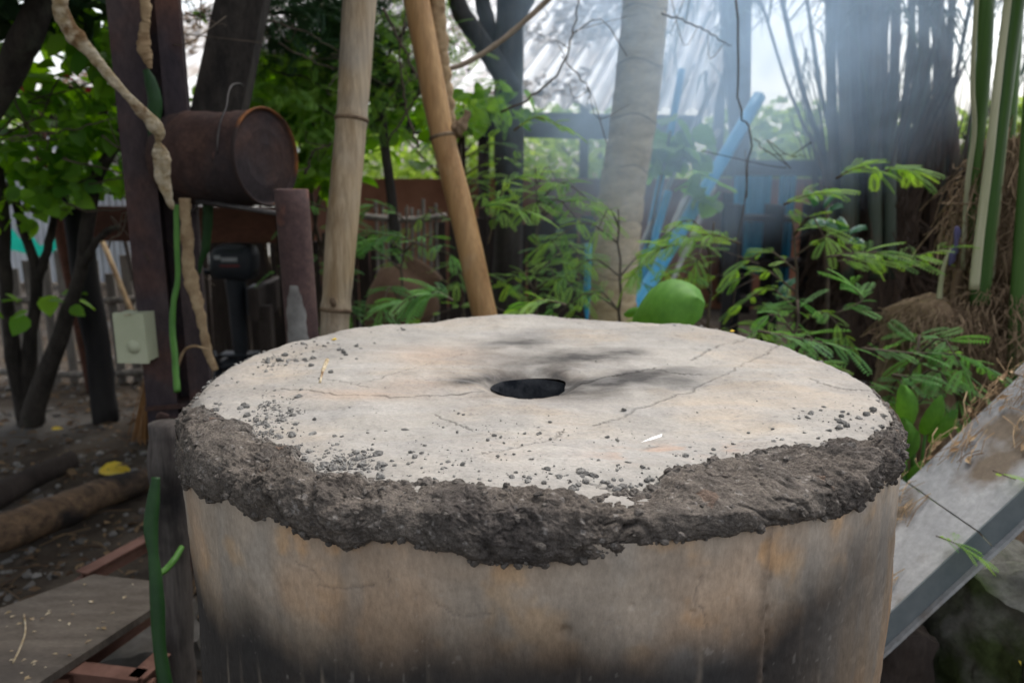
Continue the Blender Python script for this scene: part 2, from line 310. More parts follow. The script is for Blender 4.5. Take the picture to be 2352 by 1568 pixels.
cracks = [([(1303, 884), (1390, 868), (1440, 858), (1502, 848)], 2.6), ([(1500, 850), (1560, 861), (1640, 864)], 1.3),
          ([(1366, 970), (1425, 955), (1500, 925), (1580, 900), (1680, 857), (1712, 834), (1765, 806), (1795, 788), (1850, 774)], 1.7),
          ([(1590, 828), (1640, 801), (1700, 786), (1728, 768)], 2.2), ([(810, 890), (900, 866), (1000, 832), (1080, 812), (1150, 800)], 1.2),
          ([(640, 893), (740, 905), (830, 911), (930, 912), (1010, 905), (1110, 893)], 1.5), ([(1840, 868), (1900, 885), (1960, 893), (2030, 893)], 1.4),
          ([(1290, 985), (1272, 1003), (1220, 1020), (1150, 1035), (1090, 1047)], 1.5), ([(1000, 948), (1040, 965), (1085, 982)], 1.1), ([(1335, 1096), (1400, 1118), (1470, 1128)], 1.0),
          ([(700, 870), (760, 880), (840, 893)], .9)]
dcr = np.zeros(rr.shape)
for k, (pts, wid) in enumerate(cracks):
    q = rpath(on_lid(*np.array(pts, float).T)[:, :2], len(pts) * 9); q += (np.random.default_rng(k).random(q.shape) - .5) * .0075
    dd = np.full(rr.shape, 9.)
    for m in range(len(q) - 1):
        b0, b1 = q[m], q[m + 1]; ab = b1 - b0
        bb = np.abs(XY - (b0 + b1) / 2).max(-1) < .06
        pa = XY[bb] - b0; tt = np.clip((pa @ ab) / (ab @ ab + 1e-12), 0, 1); dd[bb] = np.minimum(dd[bb], np.hypot(*(pa - tt[:, None] * ab).T))
    dcr = np.maximum(dcr, np.exp(-(dd / (.00075 * wid)) ** 2) * (.6 + .4 * np.clip(fbm(p3 * 25, 2, 30 + k) + .6, 0, 1)) * min(1, .5 + .25 * wid))
z = z - .006 * dcr
V = np.concatenate([XY, z[..., None]], -1)
uu, vv = proj(V)
def blob(cx, cy, rx, ry, ang_=0, pw_=1.0):
    c, s = math.cos(R(ang_)), math.sin(R(ang_)); x = uu - cx; y = vv - cy
    return np.exp(-(((x * c + y * s) / rx) ** 2 + ((-x * s + y * c) / ry) ** 2) ** pw_)
n1 = fbm(p3 * 7, 4, 41); n2 = fbm(p3 * np.array((4, 14, 1)), 4, 43); n3 = fbm(p3 * 26, 4, 44); n4 = fbm(p3 * np.array((20, 70, 1)), 3, 45)
def mixc(c, d, m): return c * (1 - m[..., None]) + np.asarray(d) * m[..., None]
c = np.broadcast_to(np.array((.285, .268, .242)), V.shape).copy()
c = mixc(c, (.35, .285, .215), np.clip(.5 * sstep(-.1, .8, n1) + .2 * n2, 0, .6))
c = mixc(c, (.275, .27, .262), .5 * sstep(.1, .8, n2))
c = mixc(c, (.34, .325, .3), .45 * sstep(-.1, .7, fbm(p3 * np.array((5, 45, 1)), 3, 46)))
c = mixc(c, (.27, .25, .225), .75 * sstep(.16, .01, ed + .03 * n3))
c = mixc(c, (.37, .22, .14), .5 * (blob(1500, 1040, 130, 18, -3) + .8 * blob(1640, 1030, 60, 8)) * sstep(-.5, .6, n4 + n3))
c = mixc(c, (.37, .26, .185), .45 * (blob(1010, 815, 120, 22) + blob(820, 905, 160, 14) + .8 * blob(960, 880, 90, 14)))
soot = .8 * blob(1330, 822, 125, 22, -3) + .6 * blob(1175, 793, 110, 20, -8) + .8 * blob(1415, 872, 150, 17, -9) + .5 * blob(1560, 884, 120, 26, -6) + .45 * blob(1440, 815, 45, 14)
soot += .6 * blob(1090, 872, 75, 12, -6) + .35 * blob(1380, 905, 110, 16, -4) + 1.35 * np.exp(-(np.maximum(hd, 0) / .028)) * (.65 + .35 * np.sin(ang(V) * 0 + np.arctan2(XY[..., 1] - HC[1], XY[..., 0] - HC[0]) - .3))
c = mixc(c, (.2, .135, .09), .55 * np.exp(-(np.maximum(hd, 0) / .05)) * np.clip(.6 + n3, 0, 1))
soot *= np.clip(1 + .7 * n2 + .45 * n3, .15, 1.7)
c = mixc(c, (.055, .052, .05), np.clip(soot * .92, 0, .96))
c = mixc(c, (.25, .24, .23), .3 * sstep(.25, .8, n4))
speck = sstep(.62, .8, vnoise(p3 * 210, 47)) * sstep(-.2, .5, n1 + .8 * sstep(.3, .05, ed))
c = mixc(c, (.16, .15, .14), .5 * speck)
c = mixc(c, (.1, .09, .08), .75 * dcr)
mb = MB(); mb.grid(V, closed=True); part(mb, 'lid', m_lid, kiln, cols=c.reshape(-1, 3), label='pale ash grey lid with cracks and soot round its hole')
lid_rim_xy = V[-1, :, :2]
# ---- hole lining and dark chamber
mb = MB(); rows = []
for k, (dz, s) in enumerate(((-.013, 1.0), (-.03, .97), (-.07, .98), (-.1, 1.6), (-.2, 4.0), (-.45, 6.5), (-.8, 6.5), (-.82, .01))):
    h = hol * 1.0; q = np.array(HC[:2]) + (h - HC[:2]) * s if k < 4 else (KC[:2] + (h - HC[:2]) * s)
    rows.append(np.concatenate([q, np.full((NA, 1), KZ + dz)], -1)[::6])
mb.grid(np.array(rows), closed=True); part(mb, 'smoke_hole', m_black, kiln, label='round sooty smoke hole in the lid')

# ---- wall
NAw, NZ = 1000, 210
a = np.concatenate([np.linspace(-1.8, 1.8, NAw - 100, endpoint=False), np.linspace(1.8, 2 * np.pi - 1.8, 100, endpoint=False) ]); a = np.where(a > np.pi, a - 2 * np.pi, a); zz = np.concatenate([np.linspace(0, .42, 14)[:-1], np.linspace(.42, KZ - .03, NZ - 13)])
A2, Z2 = np.meshgrid(a, zz)
def wall_r(A_, Z_):
    s_ = (KZ - Z_); return KR * (1 + .006 * np.sin(2 * A_ + .5) + .004 * np.sin(5 * A_)) + .006 - .008 * s_ + .008 * np.sin(A_ * 1.3 + .4) * s_
rad = wall_r(A2, Z2)
pw3 = np.stack([np.sin(A2) * KR, np.cos(A2) * KR, Z2], -1)
rad = rad + .003 * fbm(pw3 * 6, 3, 51) + .0007 * fbm(pw3 * np.array((60, 60, 60)), 3, 52)
sm = on_wall(np.array([1737.]), np.array([1400.]))[0]; sa = float(ang(sm))
seam_off = .0035 * fbm(np.stack([0 * Z2, 0 * Z2, Z2 * 9], -1), 2, 53)
sd_ = (A2 - sa) * KR - seam_off
rad = rad + (.0028 * np.exp(-(sd_ / .003) ** 2) - .003 * np.exp(-((sd_ - .005) / .0025) ** 2)) * np.clip(.7 + .9 * fbm(pw3 * 110, 2, 54), 0, 2)
wcr = np.zeros(rad.shape)
for k, pts in enumerate([[(728, 1345), (800, 1352), (850, 1346), (862, 1340)], [(890, 1312), (893, 1345)], [(672, 1288), (712, 1306), (735, 1330)], [(1000, 1385), (1060, 1412), (1130, 1405)], [(1600, 1310), (1584, 1368), (1606, 1390), (1610, 1430)], [(1160, 1285), (1200, 1297)]]):
    w3 = on_wall(*np.array(pts, float).T); q = rpath(np.stack([ang(w3) * KR, w3[:, 2]], -1), len(pts) * 8); q += (np.random.default_rng(60 + k).random(q.shape) - .5) * .003
    for m in range(len(q) - 1):
        b0, b1 = q[m], q[m + 1]; ab = b1 - b0; pp = np.stack([A2 * KR, Z2], -1); bb = np.abs(pp - (b0 + b1) / 2).max(-1) < .03
        pa = pp[bb] - b0; tt = np.clip((pa @ ab) / (ab @ ab + 1e-12), 0, 1); dd = np.hypot(*(pa - tt[:, None] * ab).T); wcr[bb] = np.maximum(wcr[bb], np.exp(-(dd / .0009) ** 2) * .6)
rad = rad - .002 * wcr
pit = on_wall(np.array([1298., 1582, 1447]), np.array([1443., 1395, 1380]))
for q, s_ in zip(pit, (.006, .003, .0025)): rad = rad - s_ * np.exp(-((((A2 - ang(q)) * KR) ** 2 + (Z2 - q[2]) ** 2) / s_ ** 2))
V = cyl(A2, rad, Z2)
# scorch line: soot below it, fired tan above
sl = np.array([(462, 1330), (500, 1400), (574, 1440), (724, 1500), (949, 1490), (1137, 1470), (1305, 1480), (1470, 1512), (1595, 1500), (1677, 1468), (1760, 1425), (1843, 1366), (1926, 1310), (2000, 1250)], float)
s3_ = on_wall(*sl.T); so_ = np.argsort(ang(s3_)); zl = np.interp(A2, ang(s3_)[so_], s3_[so_, 2])
w1 = fbm(pw3 * 6, 4, 71); w2 = fbm(pw3 * np.array((40, 40, 3)), 3, 72); w3n = fbm(pw3 * np.array((14, 14, 4)), 4, 73); w4 = fbm(pw3 * 22, 4, 74)
c = np.broadcast_to(np.array((.46, .335, .22)), V.shape).copy()
c = mixc(c, (.54, .335, .18), .85 * sstep(-.15, .6, w1))
c = mixc(c, (.34, .3, .25), .5 * sstep(.15, .8, w3n))
topb = sstep(.25, .05, KZ - Z2 - .03 + .05 * w1 + .03 * w4)
c = mixc(c, (.32, .3, .27), .6 * topb * sstep(-.4, .5, w4 + .5))
gp = np.exp(-(((A2 - sa + .14) * KR / .07) ** 2 + ((Z2 - KZ + .2) / .05) ** 2)); c = mixc(c, (.27, .265, .25), .8 * np.clip(gp * (1 + w4), 0, 1))
edge = zl + .016 - Z2 + .014 * w3n + .004 * w2 + .016 * w1
sootm = sstep(-.06, .055, edge) * (1 - .42 * sstep(.45, .9, A2))
c = mixc(c, (.02, .02, .021), .97 * sootm)
c = mixc(c, (.12, .116, .112), .35 * sootm * sstep(.25, .8, w3n) * sstep(.3, .9, A2))
c = mixc(c, (.24, .2, .155), .6 * sootm * sstep(.55, .95, w2) * sstep(.25, .1, edge))
lft = sstep(-1.0, -1.2, A2 + .06 * w1); c = mixc(c, (.24, .225, .2), .6 * lft * (1 - sootm)); c = mixc(c, (.11, .11, .12), .6 * lft * sstep(.0, .6, w2) * sstep(.74, .7, Z2))
rgt = sstep(.75, 1.15, A2 + .15 * w1); c = mixc(c, (.15, .142, .135), .45 * rgt * sstep(-.3, .5, w2 + .6 * w3n) * sstep(.02, .14, KZ - Z2 - .08))
c = mixc(c, (.12, .1, .085), .7 * wcr); sp_ = sstep(.66, .8, vnoise(pw3 * 150, 79)); c = mixc(c, (.45, .42, .38), .15 * sp_ * (w4 > .1))
c = mixc(c, (.16, .12, .09), .5 * np.exp(-(sd_ / .004) ** 2))
mb = MB(); mb.grid(V, closed=True); part(mb, 'wall', m_wall, kiln, cols=c.reshape(-1, 3), label='fired tan clay wall blackened towards the bottom')

# ---- mud seal round the joint of lid and wall
top_px = np.array([(392, 925), (425, 912), (470, 935), (545, 972), (600, 1012), (680, 1030), (700, 1078), (760, 1092), (860, 1096), (1000, 1106), (1150, 1128), (1320, 1140), (1420, 1126), (1505, 1122), (1535, 1088), (1640, 1060), (1760, 1040), (1880, 1018), (2000, 1004), (2055, 985)], float)
bot_px = np.array([(388, 1078), (450, 1112), (540, 1150), (600, 1203), (650, 1190), (760, 1246), (812, 1272), (862, 1242), (930, 1236), (1040, 1262), (1100, 1272), (1200, 1283), (1380, 1282), (1440, 1252), (1510, 1232), (1620, 1215), (1760, 1198), (1900, 1165), (1990, 1115), (2045, 1078)], float)
tp = on_lid(*top_px.T); ta = ang(tp); tr_ = np.hypot(tp[:, 0] - KX, tp[:, 1] - KY)
bp_ = on_wall(*bot_px.T, rad=KR - .004); ba = ang(bp_)
o1, o2 = np.argsort(ta), np.argsort(ba)
NAm, NT = 1500, 130
a = np.linspace(-np.pi, np.pi, NAm, endpoint=False)
aw = np.stack([np.sin(a), np.cos(a), 0 * a], -1)
rt = np.interp(a, ta[o1], tr_[o1]); zb = np.interp(a, ba[o2], bp_[o2, 2])
back = sstep(1.2, 1.75, np.abs(a + .06))
rt = np.minimum(rt, KR - .012); rt = rt * (1 - back) + (KR - .03) * back; zb = zb * (1 - back) + (KZ - .075) * back
zb = zb + .006 * fbm(aw * 9, 3, 81) + .003 * fbm(aw * 30, 2, 82); rt = rt + .006 * fbm(aw * 11, 3, 83) + .004 * fbm(aw * 34, 2, 84)
rt = np.minimum(rt, KR - .004)
L1 = KR - rt; L2 = KZ - zb; Lt = L1 + L2
tt = np.linspace(0, 1, NT)[:, None]; s_ = tt * Lt[None]; A2 = np.broadcast_to(a, s_.shape)
onlid = s_ < L1[None]
rb = np.where(onlid, rt[None] + s_, KR); zbse = np.where(onlid, KZ, KZ - (s_ - L1[None]))
corner = sstep(-.05, .05, s_ - L1[None])           # blend of outward direction: up on the lid, out on the wall
nr, nz = np.sin(corner * np.pi / 2), np.cos(corner * np.pi / 2)
cut = (.5 * (1 - .3 * sstep(.9, 1.3, np.abs(a))) * (1 - back) + .9 * back)[None]; chr_ = rt[None] + (KR - rt[None]) * tt; chz = KZ + (zb[None] - KZ) * tt
rb = rb * (1 - cut) + chr_ * cut; zbse = zbse * (1 - cut) + chz * cut; corner = sstep(.05, .95, tt + 0 * s_); nr, nz = np.sin(corner * np.pi / 2), np.cos(corner * np.pi / 2)
sw_ = sstep(.95, 1.25, np.abs(a))[None]; zbse = zbse * (1 - sw_) + np.minimum(zbse, KZ - .036 * np.clip(1 - (KR - rb) / .04, 0, 1) ** 2.2) * sw_
base = cyl(A2, rb, zbse); bs = base * 1.0
th = (.0125 + .004 * fbm(aw * 4, 2, 85)) * (1 - .65 * sstep(.9, 1.3, np.abs(a))); th = th * (1 - back) + .004 * back
prof = np.clip(4 * tt * (1 - tt), 0, 1) ** .42
bulge = prof * (th[None] * (.75 + .5 * sstep(.3, .75, tt)))
w0 = base + .012 * np.stack([fbm(base * 22, 2, 87), fbm(base * 22, 2, 88), fbm(base * 22, 2, 89)], -1)
f1, f2, cid = worley(w0 * 20, 90); g1, g2, gid = worley(w0 * 70, 95); hid = hash3(*[np.floor(base[..., k] * 330) for k in range(3)], 99)
clod = sstep(0, .25, f2 - f1); rough_m = .4 + .6 * sstep(-.35, .45, fbm(base * 11, 3, 93)); smooth_m = 1 - rough_m
def ridge(p_, sd, k_): return np.clip(1 - np.abs(fbm(p_, 2, sd)) * k_, 0, 1)
crk = ridge(w0 * 26, 111, 9) * sstep(-.1, .4, vnoise(base * 15, 112)) + .7 * ridge(w0 * 60, 113, 7) * rough_m * sstep(-.2, .3, vnoise(base * 22, 114))
disp = .012 * fbm(base * 10, 3, 91) + .006 * fbm(base * 30, 3, 92) * (.5 + .5 * rough_m) + .004 * (cid - .5) * clod * rough_m - .0045 * crk + (.0028 * (gid - .5) + .0036 * fbm(base * 110, 4, 97, .7)) * (.35 + .65 * rough_m)
amp = prof * (1 - .6 * back)[None]
d_ = bulge + disp * amp + .004 * amp - .004 * (1 - prof)
d_ = d_ * (1 - .5 * sstep(.8, 1.2, np.abs(a)) - .3 * sstep(.9, 1.2, a))[None]; d_ = np.maximum(d_, -.006) * (1 - .5 * back[None]) - .006 * back[None]
er = wall_r(A2, np.minimum(zbse, KZ - .03)) - KR; rb2 = rb + er * tt
V = cyl(A2, rb2 + nr * d_, 0) ; V[..., 2] = zbse + nz * d_
mn = fbm(base * 9, 4, 101); mn2 = fbm(base * 60, 3, 102)
c = np.broadcast_to(np.array((.135, .117, .102)), V.shape).copy()
c = mixc(c, (.07, .063, .06), .7 * sstep(.1, .7, mn)); c = mixc(c, (.145, .127, .11), .6 * sstep(.1, .7, -mn + .3 * mn2))
c = mixc(c, (.21, .2, .185), .75 * sstep(.16, .0, tt + 0 * s_ + .05 * mn2)); c = mixc(c, (.2, .185, .165), .5 * sstep(.95, 1.0, tt + 0 * s_ + .03 * mn2))
c = mixc(c, (.05, .047, .046), .5 * sstep(.8, .97, cid) * clod); c = mixc(c, (.04, .036, .034), .7 * np.clip(crk, 0, 1)); c = mixc(c, (.16, .142, .125), .5 * smooth_m); c = mixc(c, (.2, .13, .095), .5 * (gid > .985)); c = mixc(c, (.33, .31, .29), .5 * (hid > .97))
c = mixc(c, (.25, .235, .215), back[None] + 0 * s_)
mb = MB(); mb.grid(V, closed=True); part(mb, 'mud_seal', m_mud, kiln, cols=c.reshape(-1, 3), label='thick band of crumbly dark grey mud daubed over the rim')

mud_V = V
# ---- crumbs of mud on the lid
def ico():
    t_ = (1 + 5 ** .5) / 2
    V_ = np.array([(-1, t_, 0), (1, t_, 0), (-1, -t_, 0), (1, -t_, 0), (0, -1, t_), (0, 1, t_), (0, -1, -t_), (0, 1, -t_), (t_, 0, -1), (t_, 0, 1), (-t_, 0, -1), (-t_, 0, 1)], float)
    F_ = [(0, 11, 5), (0, 5, 1), (0, 1, 7), (0, 7, 10), (0, 10, 11), (1, 5, 9), (5, 11, 4), (11, 10, 2), (10, 7, 6), (7, 1, 8), (3, 9, 4), (3, 4, 2), (3, 2, 6), (3, 6, 8), (3, 8, 9), (4, 9, 5), (2, 4, 11), (6, 2, 10), (8, 6, 7), (9, 8, 1)]
    V_ /= np.linalg.norm(V_, axis=1)[:, None]; V_ = list(V_); F2 = []; mid = {}
    def m_(i, j):
        k = (min(i, j), max(i, j))
        if k not in mid: mid[k] = len(V_); V_.append(unit(V_[i] + V_[j]))
        return mid[k]
    for i, j, k in F_: p_, q_, r_ = m_(i, j), m_(j, k), m_(k, i); F2 += [(i, p_, r_), (j, q_, p_), (k, r_, q_), (p_, q_, r_)]
    return np.array(V_), np.array(F2), np.array(F_)
IV, IF, IF0 = ico(); IV0 = IV[:12]
def lump(seed, fine=True, flat=.7):
    v = (IV if fine else IV0); return v * (1 + .45 * fbm(v * 1.6, 3, seed))[:, None] * np.array((1, .8, flat))
def lidz(x, y): return KZ + .006 * fbm(np.array((x, y, 0.)) * 5, 3, 11) - .036 * max(0, 1 - (KR - math.hypot(x - KX, y - KY)) / .04) ** 2.2
mb = MB(); g = np.random.default_rng(88); front = np.where(np.abs(a) < 1.45)[0]
for k in range(1500):
    i_ = int(front[g.integers(len(front))]); e_ = g.random()
    j_ = int(np.clip({0: abs(g.normal(2, 5)), 1: NT - 1 - abs(g.normal(3, 5)), 2: g.uniform(0, NT - 1)}[0 if e_ < .45 else (1 if e_ < .57 else 2)], 0, NT - 1)); s = .0012 + (.0065 if e_ < .45 else .0045) * g.random() ** 3.0
    q = mud_V[j_, i_]; mb.add(lump(int(g.integers(900)), s > .004, .75) @ rz(g.uniform(0, 6)).T * s + q - np.array((0, 0, .2 * s)), IF if s > .004 else IF0)
part(mb, 'mud_clods', MAT('mud_clod', (.075, .066, .058), (.17, .15, .132), 60, .95, .9, 300, spec=.08, grain=(260, .4)), kiln, smooth=False, kind='stuff')
big = [(930, 983, 11), (886, 985, 8), (1433, 940, 10), (1396, 998, 9), (1240, 993, 10), (1135, 1000, 9), (1120, 1010, 7), (1150, 1003, 6), (1063, 1070, 8), (1440, 1060, 7), (1358, 1058, 8), (1374, 1060, 8), (1638, 1024, 8), (1930, 970, 15), (1945, 978, 10), (1925, 985, 11), (1990, 952, 12), (2005, 940, 10), (2030, 945, 11), (2040, 968, 9), (2012, 985, 9), (1905, 993, 9), (1520, 1100, 17), (1500, 1112, 9), (1250, 1112, 10), (1185, 1090, 7), (722, 957, 7), (803, 937, 6), (768, 998, 9), (785, 1000, 7), (655, 820, 11), (680, 835, 12), (700, 832, 9), (640, 832, 9), (715, 846, 9), (790, 815, 10), (780, 806, 8), (795, 820, 8), (823, 745, 13), (745, 800, 8), (720, 812, 7), (1420, 1005, 6), (1885, 945, 6), (1775, 985, 6), (600, 800, 9), (570, 812, 8), (535, 825, 8), (625, 790, 9), (860, 790, 6), (1100, 1085, 7), (1040, 1072, 6)]
lab = 'loose crumb of grey dried mud lying on the kiln lid'
protos = []
for i in range(9):
    mb = MB(); v = lump(200 + i, True, .6 + .04 * i); v[:, 2] -= v[:, 2].min() * .8; mb.add(v, IF); protos.append(mb.data('mud_crumb', (0, 0, 0), m_crumb, i % 3 == 0))
for i, (u, v, s) in enumerate(big):
    q = on_lid(u, v); s = s / FPX * np.linalg.norm(q - CAM) * .85; o = bpy.data.objects.new('mud_crumb', protos[i % 9]); COL.objects.link(o)
    s *= .8; o.location = (q[0], q[1], lidz(q[0], q[1]) - .25 * s); o.scale = (s, s, s * .8); o.rotation_euler = (0, 0, i * 2.4); tag(o, lab, 'mud crumb', 'mud crumbs on the kiln lid')
mb = MB()
def scat(n, u0, u1, v0, v1, smin, smax, seed):
    g = np.random.default_rng(seed)
    for k in range(n):
        u, v = g.uniform(u0, u1), g.normal((v0 + v1) / 2, (v1 - v0) / 3.2); q = on_lid(u, v)
        rr_ = math.hypot(q[0] - KX, q[1] - KY)
        if rr_ > KR - .004 or math.hypot(q[0] - HC[0], q[1] - HC[1]) < HR + .02: continue
        s = smin * .8 + (smax - smin) * .8 * g.random() ** 4; vv_ = lump(int(g.integers(1000)), s > .004, .65) @ rz(g.uniform(0, 6)).T * s
        mb.add(vv_ + (q[0], q[1], lidz(q[0], q[1]) + .1 * s), IF if s > .004 else IF0)
scat(90, 520, 830, 760, 850, .0012, .0075, 1); scat(60, 480, 700, 800, 860, .0012, .006, 2); scat(170, 480, 700, 915, 1010, .0015, .009, 3); scat(150, 640, 880, 1010, 1075, .0015, .009, 4)
scat(260, 900, 1560, 1040, 1120, .001, .0055, 5); scat(120, 880, 1500, 960, 1040, .0008, .004, 6); scat(90, 1300, 1560, 1085, 1120, .0015, .008, 7); scat(120, 1820, 2070, 930, 1000, .001, .007, 8); scat(90, 1550, 1900, 1000, 1050, .001, .006, 9); scat(200, 450, 2000, 780, 1050, .0007, .003, 10); scat(60, 780, 960, 735, 765, .001, .006, 11); scat(40, 1450, 1800, 722, 760, .001, .005, 12)
scat(260, 590, 690, 915, 955, .001, .004, 21); scat(260, 520, 640, 965, 1010, .001, .0045, 22); scat(300, 690, 860, 1030, 1070, .001, .0045, 23); scat(150, 600, 720, 815, 850, .001, .004, 24)
g = np.random.default_rng(13)
for k in range(700):                                # grit along the rim
    a0 = g.uniform(-np.pi, np.pi); r0 = KR - abs(g.normal(0, .012)) - .003; s = .0008 + .0035 * g.random() ** 3
    x, y = KX + r0 * math.sin(a0), KY - r0 * math.cos(a0); mb.add(lump(k % 50, False, .7) * s + (x, y, lidz(x, y) + .2 * s), IF0)
solo(mb, 'mud_grit', m_crumb, 'fine mud grit and small crumbs strewn over the kiln lid', 'grit', kind='stuff', smooth=False)
# ---- small finds on the lid
mb = MB(); q = np.array([on_lid(735, 885), on_lid(741, 862), on_lid(752, 834)]); q[:, 2] += (.004, .005, .006); mb.tube(rpath(q, 10), [.002] * 5 + [.0035] * 5, 6)
solo(mb, 'plant_stalk', m_straw, 'short yellow green plant stalk lying on kiln lid', 'stalk')
mb = MB(); q = on_lid(742, 888); mb.tube(rpath([q + (-.004, .006, .003), q + (.006, -.004, .004), q + (.012, -.016, .002)], 8), .0014, 5); solo(mb, 'dark_twig', m_twig, 'tiny curled dark twig at the end of the yellow stalk', 'twig')
mb = MB(); q = np.array([on_lid(1472, 1019), on_lid(1495, 1013), on_lid(1518, 1008)]); q[:, 2] += .002
mb.add([q[0], q[1] + (0, -.003, .001), q[2] + (0, -.004, .003), q[2] + (.002, .003, .004), q[1] + (0, .002, .002)], [(0, 1, 4)]); mb.extra([(1, 2, 3, 4)], 0); solo(mb, 'white_chip', m_chip, 'thin white sliver lying on the kiln lid', 'chip')
def petal(u, v, s, label):
    mb = MB(); q = on_lid(u, v) + (0, 0, .003); mb.add(np.array([(-1, 0, 0), (0, -.6, .3), (1, 0, .1), (.1, .7, .5), (0, 0, -.1)]) * s + q, [(0, 1, 4), (1, 2, 4), (2, 3, 4), (3, 0, 4)]); solo(mb, 'yellow_petal', m_yellow, label, 'petal')
petal(768, 783, .006, 'yellow petal among the crumbs at the back of the lid'); petal(1682, 764, .006, 'yellow petal on the clean part of the lid')

# ================================================================== FAR SETTING
def leaf_tpl(kind='broad'):
    if kind == 'broad':
        xs = np.array((0, .12, .35, .62, .85, 1.0)); ws = np.array((.02, .3, .42, .34, .16, .0)); V_ = []
        for x, w_ in zip(xs, ws): V_ += [(x, -w_, .12 * w_ - .18 * x * x), (x, 0, -.05 - .18 * x * x), (x, w_, .12 * w_ - .18 * x * x)]
        F_ = []
        for k in range(5): b = 3 * k; F_ += [(b, b + 3, b + 4, b + 1), (b + 1, b + 4, b + 5, b + 2)]
        return np.array(V_, float), np.array(F_)
    if kind == 'card':
        return np.array([(0, 0, 0), (.45, -.3, .06), (1, 0, -.12), (.45, .3, .06)], float), np.array([(0, 1, 2, 3)])
    if kind == 'pinnate':                            # feathery leaf: rachis and pairs of leaflets
        n = 13; V_ = []; F_ = []
        for k in range(n):
            x = .08 + .92 * k / n; l = .19 * math.sin(math.pi * min(1, .18 + .8 * (1 - k / n))) ** .6 * (1 if k < n - 1 else .7); z0 = -.22 * x * x
            for s in (-1, 1):
                b = len(V_); V_ += [(x, 0, z0), (x + .01, s * l * .5, z0 + .03), (x + .055, s * l, z0 - .02), (x + .062, s * l * .45, z0 + .01)]; F_.append((b, b + 1, b + 2, b + 3) if s < 0 else (b, b + 3, b + 2, b + 1))
        b = len(V_); V_ += [(0, -.006, 0), (0, .006, 0), (.5, .005, -.055), (.5, -.005, -.055), (1, 0.002, -.22), (1, -.002, -.22)]; F_ += [(b, b + 1, b + 2, b + 3), (b + 3, b + 2, b + 4, b + 5)]
        return np.array(V_, float), np.array(F_)
LB, LC, LP = leaf_tpl('broad'), leaf_tpl('card'), leaf_tpl('pinnate')
def put(mb, tpl, pos, d, up, s, a): mb.add(tpl[0] @ (frame(d, up) * s).T + pos, tpl[1], a)
def cloud(mb, tpl, cen, size, n, smin, smax, seed, droop=.2, clump=1.5, sphere=True, dens=0.0):
    g = np.random.default_rng(seed); k = 0; tries = 0
    while k < n and tries < n * 12:
        tries += 1; q = g.uniform(-1, 1, 3)
        if sphere and (q ** 2).sum() > 1: continue
        p_ = cen + q * size
        if vnoise(p_ * clump, seed) < dens: continue
        d = g.normal(0, 1, 3); d[2] = d[2] * .5 - droop; put(mb, tpl, p_, d, g.normal(0, .5, 3) + (0, 0, 1), g.uniform(smin, smax), np.clip(.5 + .35 * vnoise(p_ * clump * 2, seed + 3) + g.normal(0, .2), 0, 1)); k += 1

# ---- far trees beyond the wall (bright, open to the sky)
far = [(-7.5, 15, 2.2, 2.6), (-4.2, 17, 2.4, 2.8), (-1.2, 15, 2.0, 2.4), (1.8, 16.5, 2.2, 2.6), (4.2, 13.5, 1.6, 2.2), (6.2, 15, 2.0, 2.4), (8.2, 13.5, 1.5, 2.3), (10.5, 15.5, 2.0, 2.6), (13.5, 14.5, 2.0, 2.6)]
fl = ['wide', 'tall', 'low', 'full', 'small', 'broad', 'rounded', 'dense', 'spreading']
for i, (x, y, rr_, hh) in enumerate(far):
    t_ = thing('garden_tree', (x, y, 0), 'pale green bushy tree far behind the yard wall', 'tree', 'trees beyond the yard wall')
    m_ = MB(); m_.tube(rpath([(x, y, -.1), (x + .1, y, .8), (x, y + .1, 1.5)], 8), np.linspace(.14, .07, 8), 7)
    for k in range(4): aa = k * 1.6 + i; m_.tube([(x, y, .9 + .1 * k), (x + .8 * math.cos(aa), y + .8 * math.sin(aa), 1.7 + .1 * k)], (.05, .02), 5)
    part(m_, 'trunk', m_bark, t_)
    m_ = MB(); cloud(m_, LC, np.array((x, y, hh * .52)), np.array((rr_, rr_ * .8, hh * .55)), 1100, .18, .36, 300 + i, clump=1.1, dens=-.25); part(m_, 'crown', m_hedge, t_, smooth=False)
# ---- low yard wall with black timber cap
WY = 7.4
wl, wr = -2.0, 7.2
t_ = thing('yard_wall', ((wl + wr) / 2, WY, 0), 'low terracotta plastered wall with black timber cap behind the pipes', 'wall')
m_ = MB(); m_.box(((wl + wr) / 2, WY + .06, .55), (wr - wl, .12, 1.25)); part(m_, 'wall_panel', m_brick, t_, smooth=False)
ztop = float(P(1900, 371, WY)[2]); zbot = float(P(1900, 408, WY)[2]); xl = float(P(1660, 390, WY)[0])
m_ = MB(); m_.box(((xl + wr) / 2, WY - .02, (ztop + zbot) / 2 + .01), (wr - xl, .2, ztop - zbot)); part(m_, 'cap_beam', m_char, t_, smooth=False)
m_ = MB(); q = P(2085, 372, WY); m_.box(q + (0, 0, .07), (.12, .1, .18)); m_.box(q + (.06, 0, .17), (.05, .1, .1)); part(m_, 'bracket', m_char, t_, smooth=False)
for k, (u, wd) in enumerate(((1700, .3), (1950, .18), (2140, .2))): m_ = MB(); q = P(u, 500, WY - .12); m_.box((q[0], WY - .08, .55), (wd, .07, 1.0 + .05 * k)); part(m_, 'pier', m_dark, t_, smooth=False)
